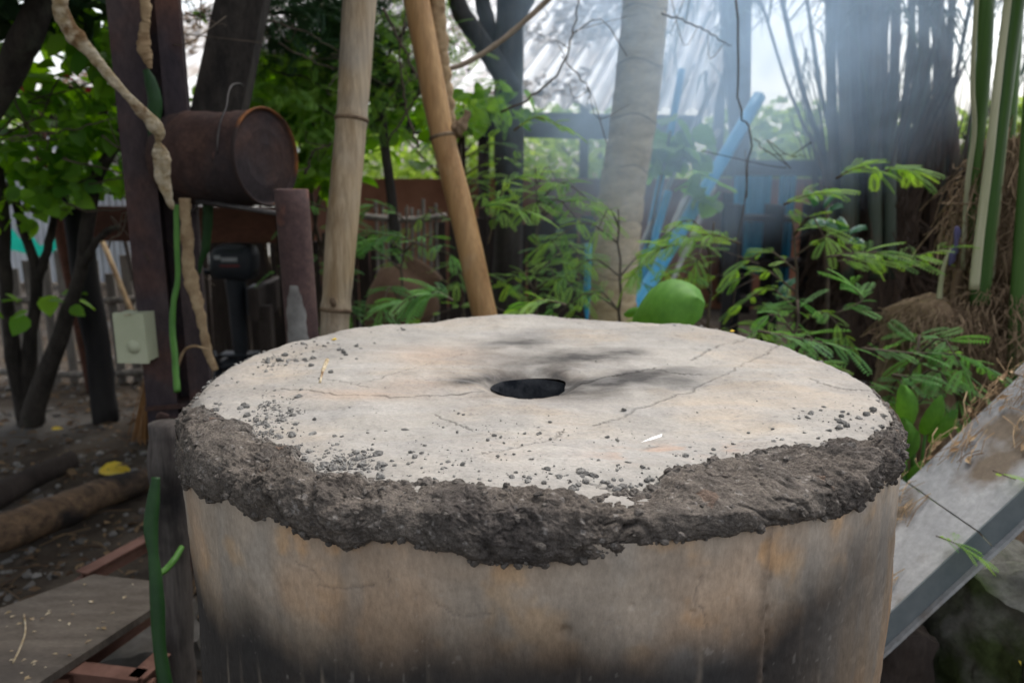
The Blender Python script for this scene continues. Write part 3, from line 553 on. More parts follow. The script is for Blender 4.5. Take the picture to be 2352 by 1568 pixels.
# ---- white house far left
hx, hy = P(270, 430, 11)[:2]
t_ = thing('white_house', (hx, hy, 0), 'white plastered house seen through the leaves beyond the fence', 'house')
m_ = MB(); m_.box((hx, hy + 1.2, .72), (3.4, 2.4, 1.5)); part(m_, 'wall', m_white, t_, smooth=False)
m_ = MB(); m_.box((hx, hy + 1.2, 1.55), (3.9, 2.9, .1)); m_.box((hx, hy + 1.2, 1.68), (2.8, 2.0, .16)); part(m_, 'roof', m_zincg, t_, smooth=False)
for k in range(5): m_ = MB(); m_.tube([(hx - 1.4 + .7 * k, hy - .22, 0), (hx - 1.4 + .7 * k, hy - .22, 1.5)], .07, 10); part(m_, 'column', m_white, t_)
for k in range(2): m_ = MB(); m_.box((hx - .7 + 1.4 * k, hy - .012, .85), (.5, .03, .55)); part(m_, 'window', m_dark, t_, smooth=False)
# ---- corrugated sheets
def sheet(mb, A, B, C, D, waves, amp, nu=0, nv=6, thick=True):
    A, B, C, D = (np.asarray(q, float) for q in (A, B, C, D)); nu = nu or waves * 8 + 1
    u_, v_ = np.meshgrid(np.linspace(0, 1, nu), np.linspace(0, 1, nv)); u_ = u_[..., None]; v_ = v_[..., None]
    q = (A * (1 - u_) + B * u_) * (1 - v_) + (D * (1 - u_) + C * u_) * v_; n = unit(np.cross(B - A, D - A))
    sn = np.sin(u_ * waves * 2 * np.pi); return mb.grid(q + n * (amp * sn), a=np.clip(.35 - 1.1 * sn[..., 0], 0, 1) ** 1.5)  # rnd colours the valleys darker, painting in stronger groove shading
t_ = thing('corrugated_fence', P(75, 560, 9.0), 'bright grey corrugated sheet fence behind the picket fence', 'fence')
for k in range(4):
    m_ = MB(); x0 = float(P(-60, 500, 9)[0]) + .42 * k; sheet(m_, (x0, 9 + .01 * k, 0), (x0 + .44, 9 + .01 * k, 0), (x0 + .44, 9 + .01 * k, 1.15), (x0, 9 + .01 * k, 1.15), 6, .012); part(m_, 'sheet', m_zincg, t_)
m_ = MB(); q = rpath(PP([(20, 555), (60, 565), (100, 575), (140, 545), (155, 560)], 8.2), 24); up = np.array((0, 0, .16)); m_.grid(np.stack([q + up * (.6 + .3 * np.sin(np.arange(24))[:, None]), q, q - up * .5], 0)); solo(m_, 'net', m_net, 'teal shade net strip draped along the corrugated fence', 'net')

# ---- shed roof
sdv = unit((.377, 1.149, .583)); Er = P(1622, 252, 6.0); El = P(60, 226, 7.6)
t_ = thing('shed_roof', (float((Er + El)[0] / 2), 6.8, 0), 'rusty corrugated metal roof of an open shed strewn with dead leaves', 'roof')
ns = 7
for k in range(ns):
    a0 = El + (Er - El) * (k / ns) - (.01, 0, 0); b0 = El + (Er - El) * ((k + 1) / ns) + (.06, 0, 0); lift = np.array((0, 0, .012 * (k % 2))); L_ = 3.6
    if k == ns - 1: a0 = a0 + sdv * -.12; b0 = b0 + sdv * -.2; lift = np.array((0, 0, .05))
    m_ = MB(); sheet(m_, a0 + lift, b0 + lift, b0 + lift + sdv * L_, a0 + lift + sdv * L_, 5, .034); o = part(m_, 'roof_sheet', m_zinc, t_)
ed_ = unit(Er - El); nrm = unit(np.cross(ed_, sdv))
def beam(mb, p0, p1, w_, h_, off=(0, 0, 0)):
    p0, p1 = np.asarray(p0, float) + off, np.asarray(p1, float) + off; L_ = np.linalg.norm(p1 - p0); return mb.box((p0 + p1) / 2, (L_, w_, h_), frame(p1 - p0))
m_ = MB(); beam(m_, El, Er, .06, .19, (0, .12, -.13)); part(m_, 'fascia', m_char, t_, smooth=False)
for k in range(3): m_ = MB(); off = sdv * (1.1 * k + .9) - np.array((0, 0, .06)); beam(m_, El + off, Er + off, .06, .06); part(m_, 'purlin', m_dark, t_, smooth=False)
for k, u in enumerate((715, 1185)):
    m_ = MB(); f_ = (u - 60) / (1622 - 60); q = El + (Er - El) * f_; m_.tube([(q[0], q[1] + .2, -.05), (q[0], q[1] + .2, q[2] - .05)], .05, 8); part(m_, 'shed_post', m_dark, t_)
for k in range(5):
    f_ = k / 4 * .96 + .02; q = El + (Er - El) * f_ + sdv * 3.3; m_ = MB(); m_.box((q[0], q[1], q[2] / 2 - .06), (.1, .1, q[2])); part(m_, 'back_post', m_dark, t_, smooth=False)
m_ = MB(); g = np.random.default_rng(31)
for k in range(5200):
    f_, h_ = g.random(), g.random() * 3.4
    q = El + (Er - El) * f_ + sdv * h_
    if vnoise(q * 1.4, 33) + .3 * (.7 - f_) < .05 or f_ > .84: continue
    put(m_, LC, q + nrm * (.03 + .02 * g.random()), np.cross(nrm, g.normal(0, 1, 3)) + nrm * .15, nrm, g.uniform(.05, .12), g.random())
solo(m_, 'roof_litter', m_litter, 'dead leaves littering the corrugated shed roof', 'leaf litter', kind='stuff', smooth=False)
# ---- slat fences, and a dark backdrop for the shade under the shed
def slats(name, label, u0, u1, y, vt, n, wf, mat, gaps=.0, seed=1, rails=(), railmat=None, top_jit=.03, cat='fence', lean=0.0):
    x0, x1 = float(P(u0, 600, y)[0]), float(P(u1, 600, y)[0]); zt = float(P((u0 + u1) / 2, vt, y)[2]); t_ = thing(name, ((x0 + x1) / 2, y, 0), label, cat); g = np.random.default_rng(seed); st = (x1 - x0) / n
    for k in range(n):
        x = x0 + (k + .5) * st + g.normal(0, st * .06); h_ = zt + g.normal(0, top_jit); wd = st * wf * g.uniform(.88, 1.1); m_ = MB(); rt_ = np.array(Matrix.Rotation(g.normal(lean, .015), 3, 'Y'))
        m_.box((x, y + g.normal(0, .006), h_ / 2 - .02), (wd, .018, h_ + .04), rt_); part(m_, 'slat', mat, t_, smooth=False)
    for v in rails:
        zr = float(P((u0 + u1) / 2, v, y)[2]); m_ = MB(); m_.tube(rpath([(x0 - .05, y - .035, zr + .01), ((x0 + x1) / 2, y - .035, zr - .012), (x1 + .05, y - .035, zr + .012)], 20), .02, 8, rnoise=.12); part(m_, 'rail', railmat or mat, t_)
    return t_
slats('picket_fence', 'weathered grey picket fence with two bamboo rails in the shaded yard', -30, 345, 4.62, 594, 10, .55, m_greywood, seed=3, rails=(686, 852), lean=.0)
slats('shade_backdrop', 'near black plank backdrop added for the deep shade of the shed', 420, 880, 5.3, 545, 16, .93, m_dark, seed=5, top_jit=.02, cat='partition')  # added planks, their dark colour stands in for the shed's shade
slats('slat_fence', 'narrow grey slat fence between the two bamboo poles', 860, 1010, 5.0, 480, 11, .5, m_greywood, seed=6, rails=(500,), cat='fence')
m_ = MB(); x0, x1 = float(P(840, 600, 5.15)[0]), float(P(1500, 600, 5.15)[0]); 
slats('back_partition', 'dark boarded partition behind the feathery shrubs', 1000, 1420, 5.6, 500, 14, .95, m_dark, seed=8, top_jit=.02, cat='partition')
# ---- red-brown board on the shed's left
m_ = MB(); beam(m_, P(195, 513, 4.3), P(650, 517, 4.15), .05, pw(78, 4.2)); solo(m_, 'red_board', m_redwood, 'long red brown board across the shed behind the steel post', 'board', smooth=False)
m_ = MB(); q = P(660, 517, 4.15); m_.box((q[0], 4.15, q[2] / 2 + .1), (.09, .1, q[2] + .5)); solo(m_, 'shed_prop', m_dark, 'dark square prop holding the end of the red brown board', 'post', smooth=False)
# ---- black charred post and reddish post on the left
m_ = MB(); m_.tube(rpath(np.vstack([PP([(165, 300), (172, 441), (195, 640), (225, 800)], 3.9), [PZ(243, 970, 0)]]), 20), .062, 10, rnoise=.12, nscale=12); solo(m_, 'charred_post', m_char, 'thick black charred post standing in front of the picket fence', 'post')
q = P(128, 470, 4.4); m_ = MB(); m_.tube(rpath([(q[0] - .1, 4.4, 1.75), (q[0], 4.4, q[2]), (q[0] + .1, 4.4, -.05)], 12), .04, 8, rnoise=.1); solo(m_, 'shed_pole', m_redwood, 'slim red brown pole standing against the picket fence', 'post')
# ---- whitish beam high on the left
m_ = MB(); beam(m_, P(150, 216, 5.2), P(300, 226, 5.2), .06, .1); beam(m_, P(60, 290, 5.3), P(470, 270, 5.3), .08, .14); solo(m_, 'shed_lintel', m_dark, 'dark lintel under the eave left of the steel post', 'beam', smooth=False)

# ================================================================== STEEL POST, DRUM AND PIPE
SY = 2.42
sb = P(398, 915, SY); stp = P(338, -60, SY); zf = float(sb[2])                # foot and head of the steel post
t_ = thing('steel_post', sb * (1, 1, 0), 'tall rusty steel double post with dried vines in its groove', 'post')
hx_ = np.array((1., 0, 0)); hgt = float(stp[2]) + .9 - zf
sx = float((sb[0] + stp[0]) / 2) 
rt_ = rz(R(16))
def sbox(cx, cy, w_, d_, z0, z1): m_ = MB(); m_.box(np.array((sx, SY, (z0 + z1) / 2)) + rt_ @ np.array((cx, cy, 0)), (w_, d_, z1 - z0), rt_); return m_
m_ = sbox(-.043, -.01, .088, .1, -.03, zf + hgt); part(m_, 'flange', m_steel, t_, smooth=False)
m_ = sbox(.068, -.005, .062, .09, -.03, zf + hgt); part(m_, 'flange', m_steel, t_, smooth=False)
m_ = sbox(.02, .03, .06, .012, -.02, zf + hgt - .01); part(m_, 'web', m_steel, t_, smooth=False)
m_ = sbox(.01, 0, .2, .15, zf - .012, zf); part(m_, 'collar_plate', m_rust, t_, smooth=False)
wt, wb = P(377, 972, 1.68), P(412, 1560, 1.68); m_ = MB(); m_.tube(rpath([wb * (1, 1, 0) + (.004, 0, -.03), wb, (wt + wb) / 2 + (.004, 0, 0), wt], 34), pw(40, 1.68), 18, rnoise=.16, nscale=13); solo(m_, 'wooden_post', m_postwood, 'weathered wooden post close beside the kiln, charred near its bottom', 'post')
# slanted brace
def plank4(mb, a0, a1, b0, b1, dep, back_=(0, 1, 0)):      # a quad outline given by four corners, with thickness
    q = np.array([a0, a1, b1, b0], float); w_ = np.asarray(back_, float) * dep; mb.add(np.vstack([q, q + w_]), [(0, 1, 2, 3), (7, 6, 5, 4), (0, 4, 5, 1), (1, 5, 6, 2), (2, 6, 7, 3), (3, 7, 4, 0)])
m_ = MB(); plank4(m_, P(510, -80, 2.75), P(622, -80, 2.75), P(398, 430, 2.58), P(520, 430, 2.58), .07); solo(m_, 'slanted_brace', m_bark, 'broad dark plank leaning up to the right behind the rusty drum', 'brace', smooth=False)
# drum
ca, cb = P(412, 366, 2.42), P(610, 361, 2.3); ax = unit(cb - ca); dr = .135
t_ = thing('rusty_drum', (float((ca + cb)[0] / 2), float((ca + cb)[1] / 2), float(cb[2] - dr)), 'dented rusty metal drum lying on its side against the steel post', 'drum')
L_ = float(np.linalg.norm(cb - ca)); fr = frame(ax, (0, 0, 1)); na = 72
aa = np.linspace(0, 2 * np.pi, na, endpoint=False)
def lathe_ax(prof, dents=True):
    rows = []
    for x, r_ in prof:
        rr_ = np.full(na, r_)
        q = ca + ax * x + (np.cos(aa)[:, None] * fr[:, 1] + np.sin(aa)[:, None] * fr[:, 2]) * rr_[:, None]
        if dents: n_ = .009 * fbm(q * 9, 3, 61) - .02 * np.exp(-((q - (ca + ax * L_ * .55 - fr[:, 1] * dr * .9 + fr[:, 2] * .0)) ** 2).sum(1) / .003); q = q + ((q - ca - ax * x) / max(r_, .01)) * (n_ * min(1, 6 * min(x, L_ - x) / L_))[:, None]
        rows.append(q)
    return np.array(rows)
m_ = MB(); m_.grid(lathe_ax([(0, .004), (0, dr * .93), (.006, dr * .96)] + [(x, dr * .96) for x in np.linspace(.02, L_ - .07, 22)] + [(L_ - .062, dr * .985), (L_ - .052, dr * .965), (L_ - .03, dr * .97), (L_ - .012, dr * .98), (L_, dr)]), closed=True); bd = part(m_, 'drum_body', m_rust, t_)
m_ = MB(); m_.grid(lathe_ax([(L_ - .006, dr * 1.0), (L_ + .004, dr * 1.02), (L_ + .009, dr * 1.0), (L_ + .006, dr * .965), (L_ - .004, dr * .955)], False), closed=True); part(m_, 'rim_ring', m_rusto, t_)
m_ = MB(); m_.grid(lathe_ax([(L_ + .001, dr * .955), (L_ - .005, dr * .93), (L_ - .002, dr * .88), (L_ - .002, dr * .6), (L_ - .001, dr * .57), (L_ - .002, dr * .54), (L_ - .002, dr * .33), (L_ - .0013, dr * .3), (L_ - .002, dr * .27), (L_ - .002, .001)], False), closed=True); part(m_, 'drum_lid', m_rust, t_)
ear = ca + ax * L_ * .62 - fr[:, 1] * dr * .99; 
ecand = P(500, 358, 2.215); 
m_ = MB(); m_.tube([ecand + (0, .03, 0), ecand - (0, .012, 0)], (.016, .012), 10); part(m_, 'ear', m_pipe, t_)
m_ = MB(); m_.tube(rpath(PP([(499, 352), (501, 310), (508, 275), (520, 245), (524, 215), (533, 196), (548, 192), (557, 196)], [2.2, 2.2, 2.21, 2.24, 2.28, 2.34, 2.42, 2.5]), 30), .0025, 6); part(m_, 'bail_wire', m_wire, t_)
m_ = MB(); m_.tube(PP([(452, 462), (560, 478), (640, 491)], [2.32, 2.22, 2.1]), .007, 8); q = P(640, 491, 2.1); m_.tube(np.array([q, q + (.012, -.02, .004)]), .009, 8); m_.tube([P(455, 463, 2.32), P(450, 480, 2.34), P(436, 490, 2.38)], .004, 6); solo(m_, 'iron_rod', m_wire, 'thin iron rod holding the rusty drum beside the pipe', 'rod')
# vertical pipe
pt = P(669, 436, 2.05); pr = pw(37, 2.05)
t_ = thing('rusty_pipe', (pt[0] + .02, 2.05, 0), 'upright rusty open pipe with a smear of mortar behind the kiln', 'pipe')
na = 40; aa = np.linspace(0, 2 * np.pi, na, endpoint=False); rows = []
for z_, r_ in [(-.03, pr)] + [(z_, pr) for z_ in np.linspace(.1, float(pt[2]), 22)] + [(float(pt[2]) + .002, pr - .003), (float(pt[2]), pr - .005), (.6, pr - .005)]:
    f_ = (float(pt[2]) - z_) / float(pt[2]); rows.append(np.stack([pt[0] + .025 * f_ + r_ * np.cos(aa), 2.05 + r_ * np.sin(aa), 0 * aa + z_], -1))
m_ = MB(); m_.grid(np.array(rows), closed=True); part(m_, 'tube', m_pipe, t_)
V_ = []; za = np.linspace(float(P(670, 800, 2.05)[2]), float(P(665, 650, 2.05)[2]), 26); ab = np.linspace(R(205), R(325), 26)
for z_ in za:
    f_ = (float(pt[2]) - z_) / float(pt[2]); V_.append(np.stack([pt[0] + .025 * f_ + pr * np.cos(ab), 2.05 + pr * np.sin(ab), 0 * ab + z_], -1))
V_ = np.array(V_); msk = .5 + .8 * fbm(V_ * 22, 3, 66) + 1.2 * (za[0] + .09 - V_[..., 2]) / .12 - 2.2 * (np.abs(ab - R(262)) / R(60)) ** 2; cen_ = V_ * 1; cen_[..., 0] = pt[0] + .02; cen_[..., 1] = 2.05
V_ = V_ + (V_ - cen_) * (.06 * np.clip(msk, -.35, .5))[..., None]; m_ = MB(); m_.grid(V_); part(m_, 'mortar_smear', m_mortar, t_)
# junction box
qb = P(318, 770, 2.33); bw, bh = .085, .142
t_ = thing('junction_box', qb - (0, 0, bh / 2), 'small ivory plastic junction box fixed to the steel post', 'junction box')
rb_ = rz(R(-4)); m_ = MB(); m_.box(qb, (bw, .07, bh), rb_); o = part(m_, 'box_body', m_box, t_, smooth=False)
m_ = MB(); m_.box(qb + rb_ @ np.array((0, -.04, 0)), (bw + .008, .012, bh + .008), rb_); part(m_, 'cover', m_box, t_, smooth=False)
m_ = MB(); qq = qb + rb_ @ np.array((.008, -.0462, -.025)); m_.tube([qq, qq + rb_ @ np.array((0, -.002, 0))], .02, 20); part(m_, 'knockout', m_box, t_)
m_ = MB(); m_.tube([P(272, 726, 2.3), P(300, 722, 2.27)], .0016, 5); m_.tube([P(309, 715, 2.29), P(308, 700, 2.29)], .0012, 5); part(m_, 'wire_end', m_straw, t_)
# dried and green cactus stems
def stem(name, mat, pts, ys, rads, label, cat='cactus stem', flat=.5, rn=.3, n=60, seg=10, ns=45, wing=False, ref=(.3, -1, .2)):
    m_ = MB(); q = rpath(PP(pts, ys), n, .0008 if rn > .2 else 0, len(pts)); rd = np.interp(np.linspace(0, 1, n), np.linspace(0, 1, len(rads)), rads); m_.tube(q, rd, seg, flat=flat, rnoise=rn, nscale=ns, nseed=len(pts), ref=ref); return solo(m_, name, mat, label, cat)
z2 = lambda L_: [(x * .34, y * .34) for x, y in L_]
stem('dried_cactus', m_straw, z2([(390, -60), (405, 20), (440, 130), (520, 260), (620, 370), (700, 470), (790, 570), (870, 660), (960, 750), (1040, 830), (1085, 905), (1070, 960), (1085, 1010), (1100, 1080), (1098, 1180), (1120, 1280), (1150, 1370), (1165, 1415)]), np.linspace(2.0, 2.2, 18),
     [.019, .019, .02, .021, .018, .011, .014, .013, .017, .019, .016, .006, .017, .024, .02, .016, .012, .004], 'long wrinkled straw coloured dried cactus stem hanging across the steel post', rn=.3, n=150, seg=16, ns=28, flat=.4)
stem('dried_cactus_joint', m_drystalk, z2([(975, -40), (985, 100), (978, 200), (975, 300), (990, 380), (1015, 465)]), 2.3, [.014, .014, .013, .018, .016, .006], 'brown dried cactus joint in the groove of the steel post', rn=.35, n=60)
stem('green_cactus_joint', m_cactusd, z2([(985, 470), (1020, 560), (1045, 680), (1040, 830), (1030, 960)]), 2.32, [.008, .017, .02, .018, .012], 'flat dark green cactus joint behind the dried one in the groove', rn=.08)
stem('green_cactus_runner', m_cactus, [(405, 470), (406, 560), (408, 640), (398, 700), (396, 760), (402, 820), (407, 900)], [2.24, 2.23, 2.22, 2.2, 2.18, 2.12, 2.05], [.008, .008, .008, .008, .009, .009, .009], 'thin bright green cactus runner climbing the front of the steel post', rn=.1, flat=.8)
stem('dried_bark_stem', m_drystalk, [(424, 455), (430, 540), (432, 600), (440, 650), (455, 700), (468, 760), (478, 810), (495, 850)], 2.28, [.015, .018, .018, .02, .016, .013, .012, .01], 'brown peeling dried stem winding down behind the drum', rn=.25, n=80)
stem('hanging_green_stem', m_cactusd, [(478, 462), (476, 520), (472, 570), (462, 600), (456, 640)], 2.4, [.016, .015, .012, .008, .004], 'short dark green stem hanging below the rusty drum', rn=.08)
stem('tendril', m_drystalk, [(405, 860), (420, 810), (445, 795), (478, 803)], 2.2, [.003, .004, .004, .004], 'brown tendril looping off the peeling stem', rn=.1, flat=1)
stem('arched_green_stem', m_cactus, [(418, 1255), (400, 1285), (375, 1312), (345, 1328)], [1.62, 1.58, 1.55, 1.52], [.006, .0075, .007, .002], 'bright green cactus tip arching from behind the kiln', rn=.01, flat=.7)
stem('tall_dark_cactus', m_cactusd, [(358, 1095), (352, 1150), (346, 1210), (352, 1270), (358, 1330), (362, 1400), (366, 1480), (378, 1560), (392, 1640), (400, 1760)], np.linspace(1.6, 1.4, 10), [.009, .014, .015, .01, .013, .015, .013, .014, .013, .012], 'dark green three sided cactus stem growing beside the wooden post', rn=.06, flat=.4, n=70, ns=20)
stem('dry_twig', m_drystalk, [(362, 1085), (378, 1120), (388, 1165), (385, 1200), (380, 1225)], 1.7, [.003, .003, .004, .005, .002], 'pale dry twig dangling from the cactus cut', rn=.3, flat=1)
stem('red_cactus_tip', m_rust, [(362, 962), (372, 955), (388, 957)], 1.9, [.008, .012, .006], 'reddish shrivelled cactus tip on the wooden post', rn=.2, n=12)

# ---- poles, broom, outboard motor in the dark yard
m_ = MB(); m_.tube(PP([(236, 556), (312, 740), (352, 860)], [4.5, 4.3, 4.15]), .014, 8); solo(m_, 'wooden_pole', m_drystalk, 'straight wooden tool handle leaning on the picket fence', 'pole')
m_ = MB(); m_.tube(PP([(285, 545), (318, 690), (330, 760)], [4.5, 4.4, 4.3]), .012, 8); solo(m_, 'thin_pole', m_dark, 'thin black pole leaning beside the wooden tool handle', 'pole')
bt, bb_ = P(346, 822, 3.55), PZ(372, 1010, .01)
t_ = thing('broom', bb_, 'reed broom with orange and blue binding standing below the junction box', 'broom')
m_ = MB(); m_.tube([bt + (-.03, .02, .35), bt], .011, 8); part(m_, 'broom_handle', m_drystalk, t_)
m_ = MB(); m_.tube([bt + (0, 0, .015), bt + (.003, 0, -.02)], (.016, .02), 10); part(m_, 'blue_binding', m_bluep, t_); m_ = MB(); m_.tube([bt + (.003, 0, -.02), bt + (.006, 0, -.06)], (.021, .03), 10); part(m_, 'orange_binding', m_orange, t_)
m_ = MB(); g = np.random.default_rng(41)
for k in range(240):
    d = np.append(g.normal(0, .026, 2), 0); m_.tube([bt + (.004, 0, -.05) + d * .4, bb_ + d * 2.2 + (0, 0, abs(g.normal(0, .02)))], .0022, 4, caps=False, a=g.random())
part(m_, 'bristles', m_broom, t_)
mq = P(538, 600, 4.1); mw = pw(100, 4.1)
t_ = thing('outboard_motor', (mq[0], mq[1], 0), 'black outboard boat motor clamped on a wooden stand in the shed', 'motor')
th_ = np.linspace(0, 2 * np.pi, 28, endpoint=False); rows = []
for z_, s_, o_ in ((-.085, .7, 0), (-.08, .92, 0), (-.03, 1, 0), (.03, .98, .005), (.07, .85, .01), (.09, .55, .015), (.095, .05, .015)):
    e_ = 4.0; cx_ = np.sign(np.cos(th_)) * np.abs(np.cos(th_)) ** (2 / e_); cy_ = np.sign(np.sin(th_)) * np.abs(np.sin(th_)) ** (2 / e_); rows.append(np.stack([mq[0] + o_ + cx_ * mw * .5 * s_, mq[1] + cy_ * .1 * s_, mq[2] + z_ + 0 * cx_], -1))
m_ = MB(); m_.grid(np.array(rows), closed=True); cw = part(m_, 'cowl', m_motor, t_)
m_ = MB(); m_.box(mq + (.01, -.1, .02), (.08, .006, .02)); m_.box(mq + (-.05, -.1, .03), (.03, .006, .02)); part(m_, 'white_mark', m_motorm, cw, smooth=False)
m_ = MB(); m_.box(mq + (.01, -.1, -.012), (.1, .006, .01)); part(m_, 'red_stripe', m_motorr, cw, smooth=False)
m_ = MB(); m_.tube(rpath([mq + (0, 0, -.08), mq + (.0, 0, -.2), mq + (.0, .0, -.42), mq + (.0, 0, -.55)], 12), np.linspace(.055, .032, 12), 12, flat=.8); part(m_, 'leg', m_motor, t_)
m_ = MB(); gb = mq + (0, 0, -.55); m_.tube(rpath([gb + (-.12, 0, 0), gb + (-.05, 0, 0), gb + (.08, 0, 0), gb + (.13, 0, 0)], 12), [.01, .03, .036, .038, .038, .038, .037, .036, .034, .03, .024, .012], 12); m_.box(gb + (.0, 0, .06), (.2, .1, .012)); m_.box(gb + (0, 0, -.08), (.09, .012, .1)); part(m_, 'gearcase', m_motor, t_)
for k in range(3): m_ = MB(); m_.box(gb + (-.12, .05 * math.cos(k * 2.1), .05 * math.sin(k * 2.1)), (.015, .07, .05), np.array(Matrix.Rotation(k * 2.1, 3, 'X') @ Matrix.Rotation(.5, 3, 'Y'))); part(m_, 'propeller_blade', m_motor, t_, smooth=False)
m_ = MB(); m_.tube([mq + (-.1, -.02, -.06), mq + (-.24, -.08, -.02)], .014, 8); part(m_, 'tiller', m_motor, t_)
m_ = MB(); m_.box(mq + (.1, 0, -.2), (.06, .14, .14)); part(m_, 'clamp', m_motor, t_, smooth=False)
t_ = thing('motor_stand', (mq[0] + .16, 4.12, 0), 'rough dark wooden stand carrying the outboard motor', 'stand')
m_ = MB(); m_.box(mq + (.16, .02, -.19), (.05, .5, .16)); part(m_, 'transom_board', m_dark, t_, smooth=False)
for s in (-1, 1): m_ = MB(); m_.box((mq[0] + .2, mq[1] + .02 + s * .2, (mq[2] - .2) / 2), (.06, .06, mq[2] - .2)); part(m_, 'leg', m_dark, t_, smooth=False)
# ---- clay jar lying behind bamboo
q = P(912, 690, 3.3); m_ = MB(); na = 36; aa = np.linspace(0, 2 * np.pi, na, endpoint=False); rows = []
for z_, r_ in ((-.16, .01), (-.16, .06), (-.1, .1), (0, .14), (.1, .15), (.15, .1), (.18, .075), (.21, .09), (.2, .075), (.15, .06), (.0, .09)): rows.append(np.stack([r_ * np.cos(aa), r_ * np.sin(aa), 0 * aa + z_], -1))
V_ = np.array(rows) @ np.array(Matrix.Rotation(R(35), 3, 'Y')).T + (q[0], q[1], q[2] - .03); m_.grid(V_, closed=True)
solo(m_, 'clay_jar', m_pot, 'old brown clay jar tipped over between the bamboo poles', 'jar')
m_ = MB(); m_.box((q[0] + .05, q[1] + .05, (q[2] - .17) / 2), (.5, .4, q[2] - .17)); solo(m_, 'dark_crate', m_dark, 'dark wooden crate under the tipped clay jar', 'crate', smooth=False)

# ================================================================== BAMBOO POLES
def bamboo(pts, ys, r0, r1, nodes, mat, label, scar=None):
    q = rpath(PP(pts, ys), 90); n = len(q); u_, v_ = proj(q); rd = np.linspace(r0, r1, n); t_ = thing('bamboo_pole', q[-1] if q[-1][2] < q[0][2] else q[0], label, 'bamboo pole', 'bamboo poles behind the kiln')
    for nv in nodes: rd = rd * (1 + .1 * np.exp(-((v_ - nv) / 14) ** 2) - .07 * np.exp(-((v_ - nv) / 60) ** 2))
    m_ = MB(); m_.tube(q, rd, 20, rnoise=.02, nscale=9); part(m_, 'culm', mat, t_)
    for nv in nodes:
        k = int(np.argmin(np.abs(v_ - nv))); d = unit(q[min(k + 1, n - 1)] - q[k - 1]); m_ = MB(); m_.tube([q[k] + d * x for x in (-.006, -.002, .002, .006)], [rd[k] * 1.0, rd[k] * 1.05, rd[k] * 1.05, rd[k] * .99], 24); part(m_, 'node', m_node, t_)
    if scar: m_ = MB(); c_ = P(*scar); m_.tube([c_ + (0, .02, 0), c_ + (0, -.004, .002)], (.02, .014), 10, flat=.55); part(m_, 'bud_scar', m_node, t_)
    return t_
bamboo([(829, -60), (822, 60), (808, 270), (786, 520), (771, 715), (766, 800), (745, 1060)], [2.42, 2.4, 2.36, 2.31, 2.28, 2.26, 2.22], pw(36, 2.4), pw(33, 2.25), (275, 708), m_bamboo, 'thick pale bamboo pole standing nearly upright behind the kiln', (765, 696, 2.24))
bamboo([(945, -60), (968, 60), (1016, 310), (1068, 520), (1112, 720), (1175, 1000)], [2.62, 2.6, 2.55, 2.5, 2.46, 2.4], pw(28, 2.55), pw(29, 2.45), (318,), m_bamboo2, 'yellow brown bamboo pole leaning behind the kiln')
stem('knobby_dry_stalk', m_drystalk, [(1000, -40), (1008, 60), (1018, 150), (1028, 220), (1040, 300)], 2.66, [.024, .026, .022, .02, .014], 'pale knobby dried cactus stalk beside the leaning bamboo', rn=.25, n=70, flat=.8)
stem('dead_bud', m_fibre, [(1030, 310), (1048, 298), (1066, 280), (1075, 255)], 2.55, [.012, .024, .018, .01], 'shrivelled brown bud stuck on the leaning bamboo', rn=.4, n=24, flat=.8)
stem('tan_branch', m_twigl, [(1010, 168), (1080, 140), (1150, 95), (1215, 40), (1280, -20)], 2.8, [.008, .009, .009, .009, .009], 'bare tan branch slanting up from the leaning bamboo', 'branch', rn=.08, flat=1)

# ================================================================== PIPES AND SHED FRONT
def pole(name, mat, pts, ys, r_, label, cat, group=None, seg=12):
    m_ = MB(); m_.tube(rpath(PP(pts, ys), 14), r_, seg); return solo(m_, name, mat, label, cat, group)
pole('blue_pipe', m_bluep, [(1744, 222), (1640, 400), (1510, 620), (1440, 740)], [4.9, 4.6, 4.3, 4.1], pw(15, 4.6), 'fat light blue plastic pipe leaning to the right', 'pipe')
m_ = MB()
pole('blue_pipe', m_bluep, [(1566, 160), (1535, 330), (1495, 520), (1460, 700)], [4.7, 4.6, 4.5, 4.4], pw(8, 4.6), 'slim blue plastic pipe leaning beside the palm trunk', 'pipe')
pole('blue_pipe', m_bluep, [(1535, 440), (1500, 560), (1470, 680)], [4.5, 4.4, 4.3], pw(9, 4.4), 'short blue plastic pipe stub low beside the palm trunk', 'pipe')
pole('blue_pipe', m_bluep, [(1352, 560), (1350, 640), (1346, 740)], 4.2, pw(8, 4.2), 'blue pipe upright left of the ringed palm trunk', 'pipe')
for k, (a0, b0) in enumerate((((1640, 190), (1440, 640)), ((1650, 300), (1490, 660)), ((1600, 400), (1465, 700)), ((1640, 430), (1520, 700)))):
    pole('lean_pole', m_greyp, [a0, ((a0[0] + b0[0]) / 2, (a0[1] + b0[1]) / 2), b0], [4.85, 4.6, 4.35], pw((6, 7, 8, 6)[k], 4.5), 'pale grey pole in the bundle leaning among the blue pipes', 'pole', 'pale poles leaning with the pipes')
m_ = MB(); plank4(m_, P(1648, -120, 5.7), P(1728, -120, 5.7), P(1690, 420, 5.7), P(1722, 420, 5.7), .08); plank4(m_, P(1690, 420, 5.7), P(1722, 420, 5.7), P(1692, 720, 5.7), P(1722, 720, 5.7), .08); solo(m_, 'gable_board', m_char, 'tall dark board closing the end of the shed roof', 'board', smooth=False)
pole('white_pipe', m_whitep, [(1202, -40), (1198, 150), (1193, 430), (1190, 700)], 4.7, pw(5, 4.7), 'thin white plastic pipe beside the forked tree', 'pipe')
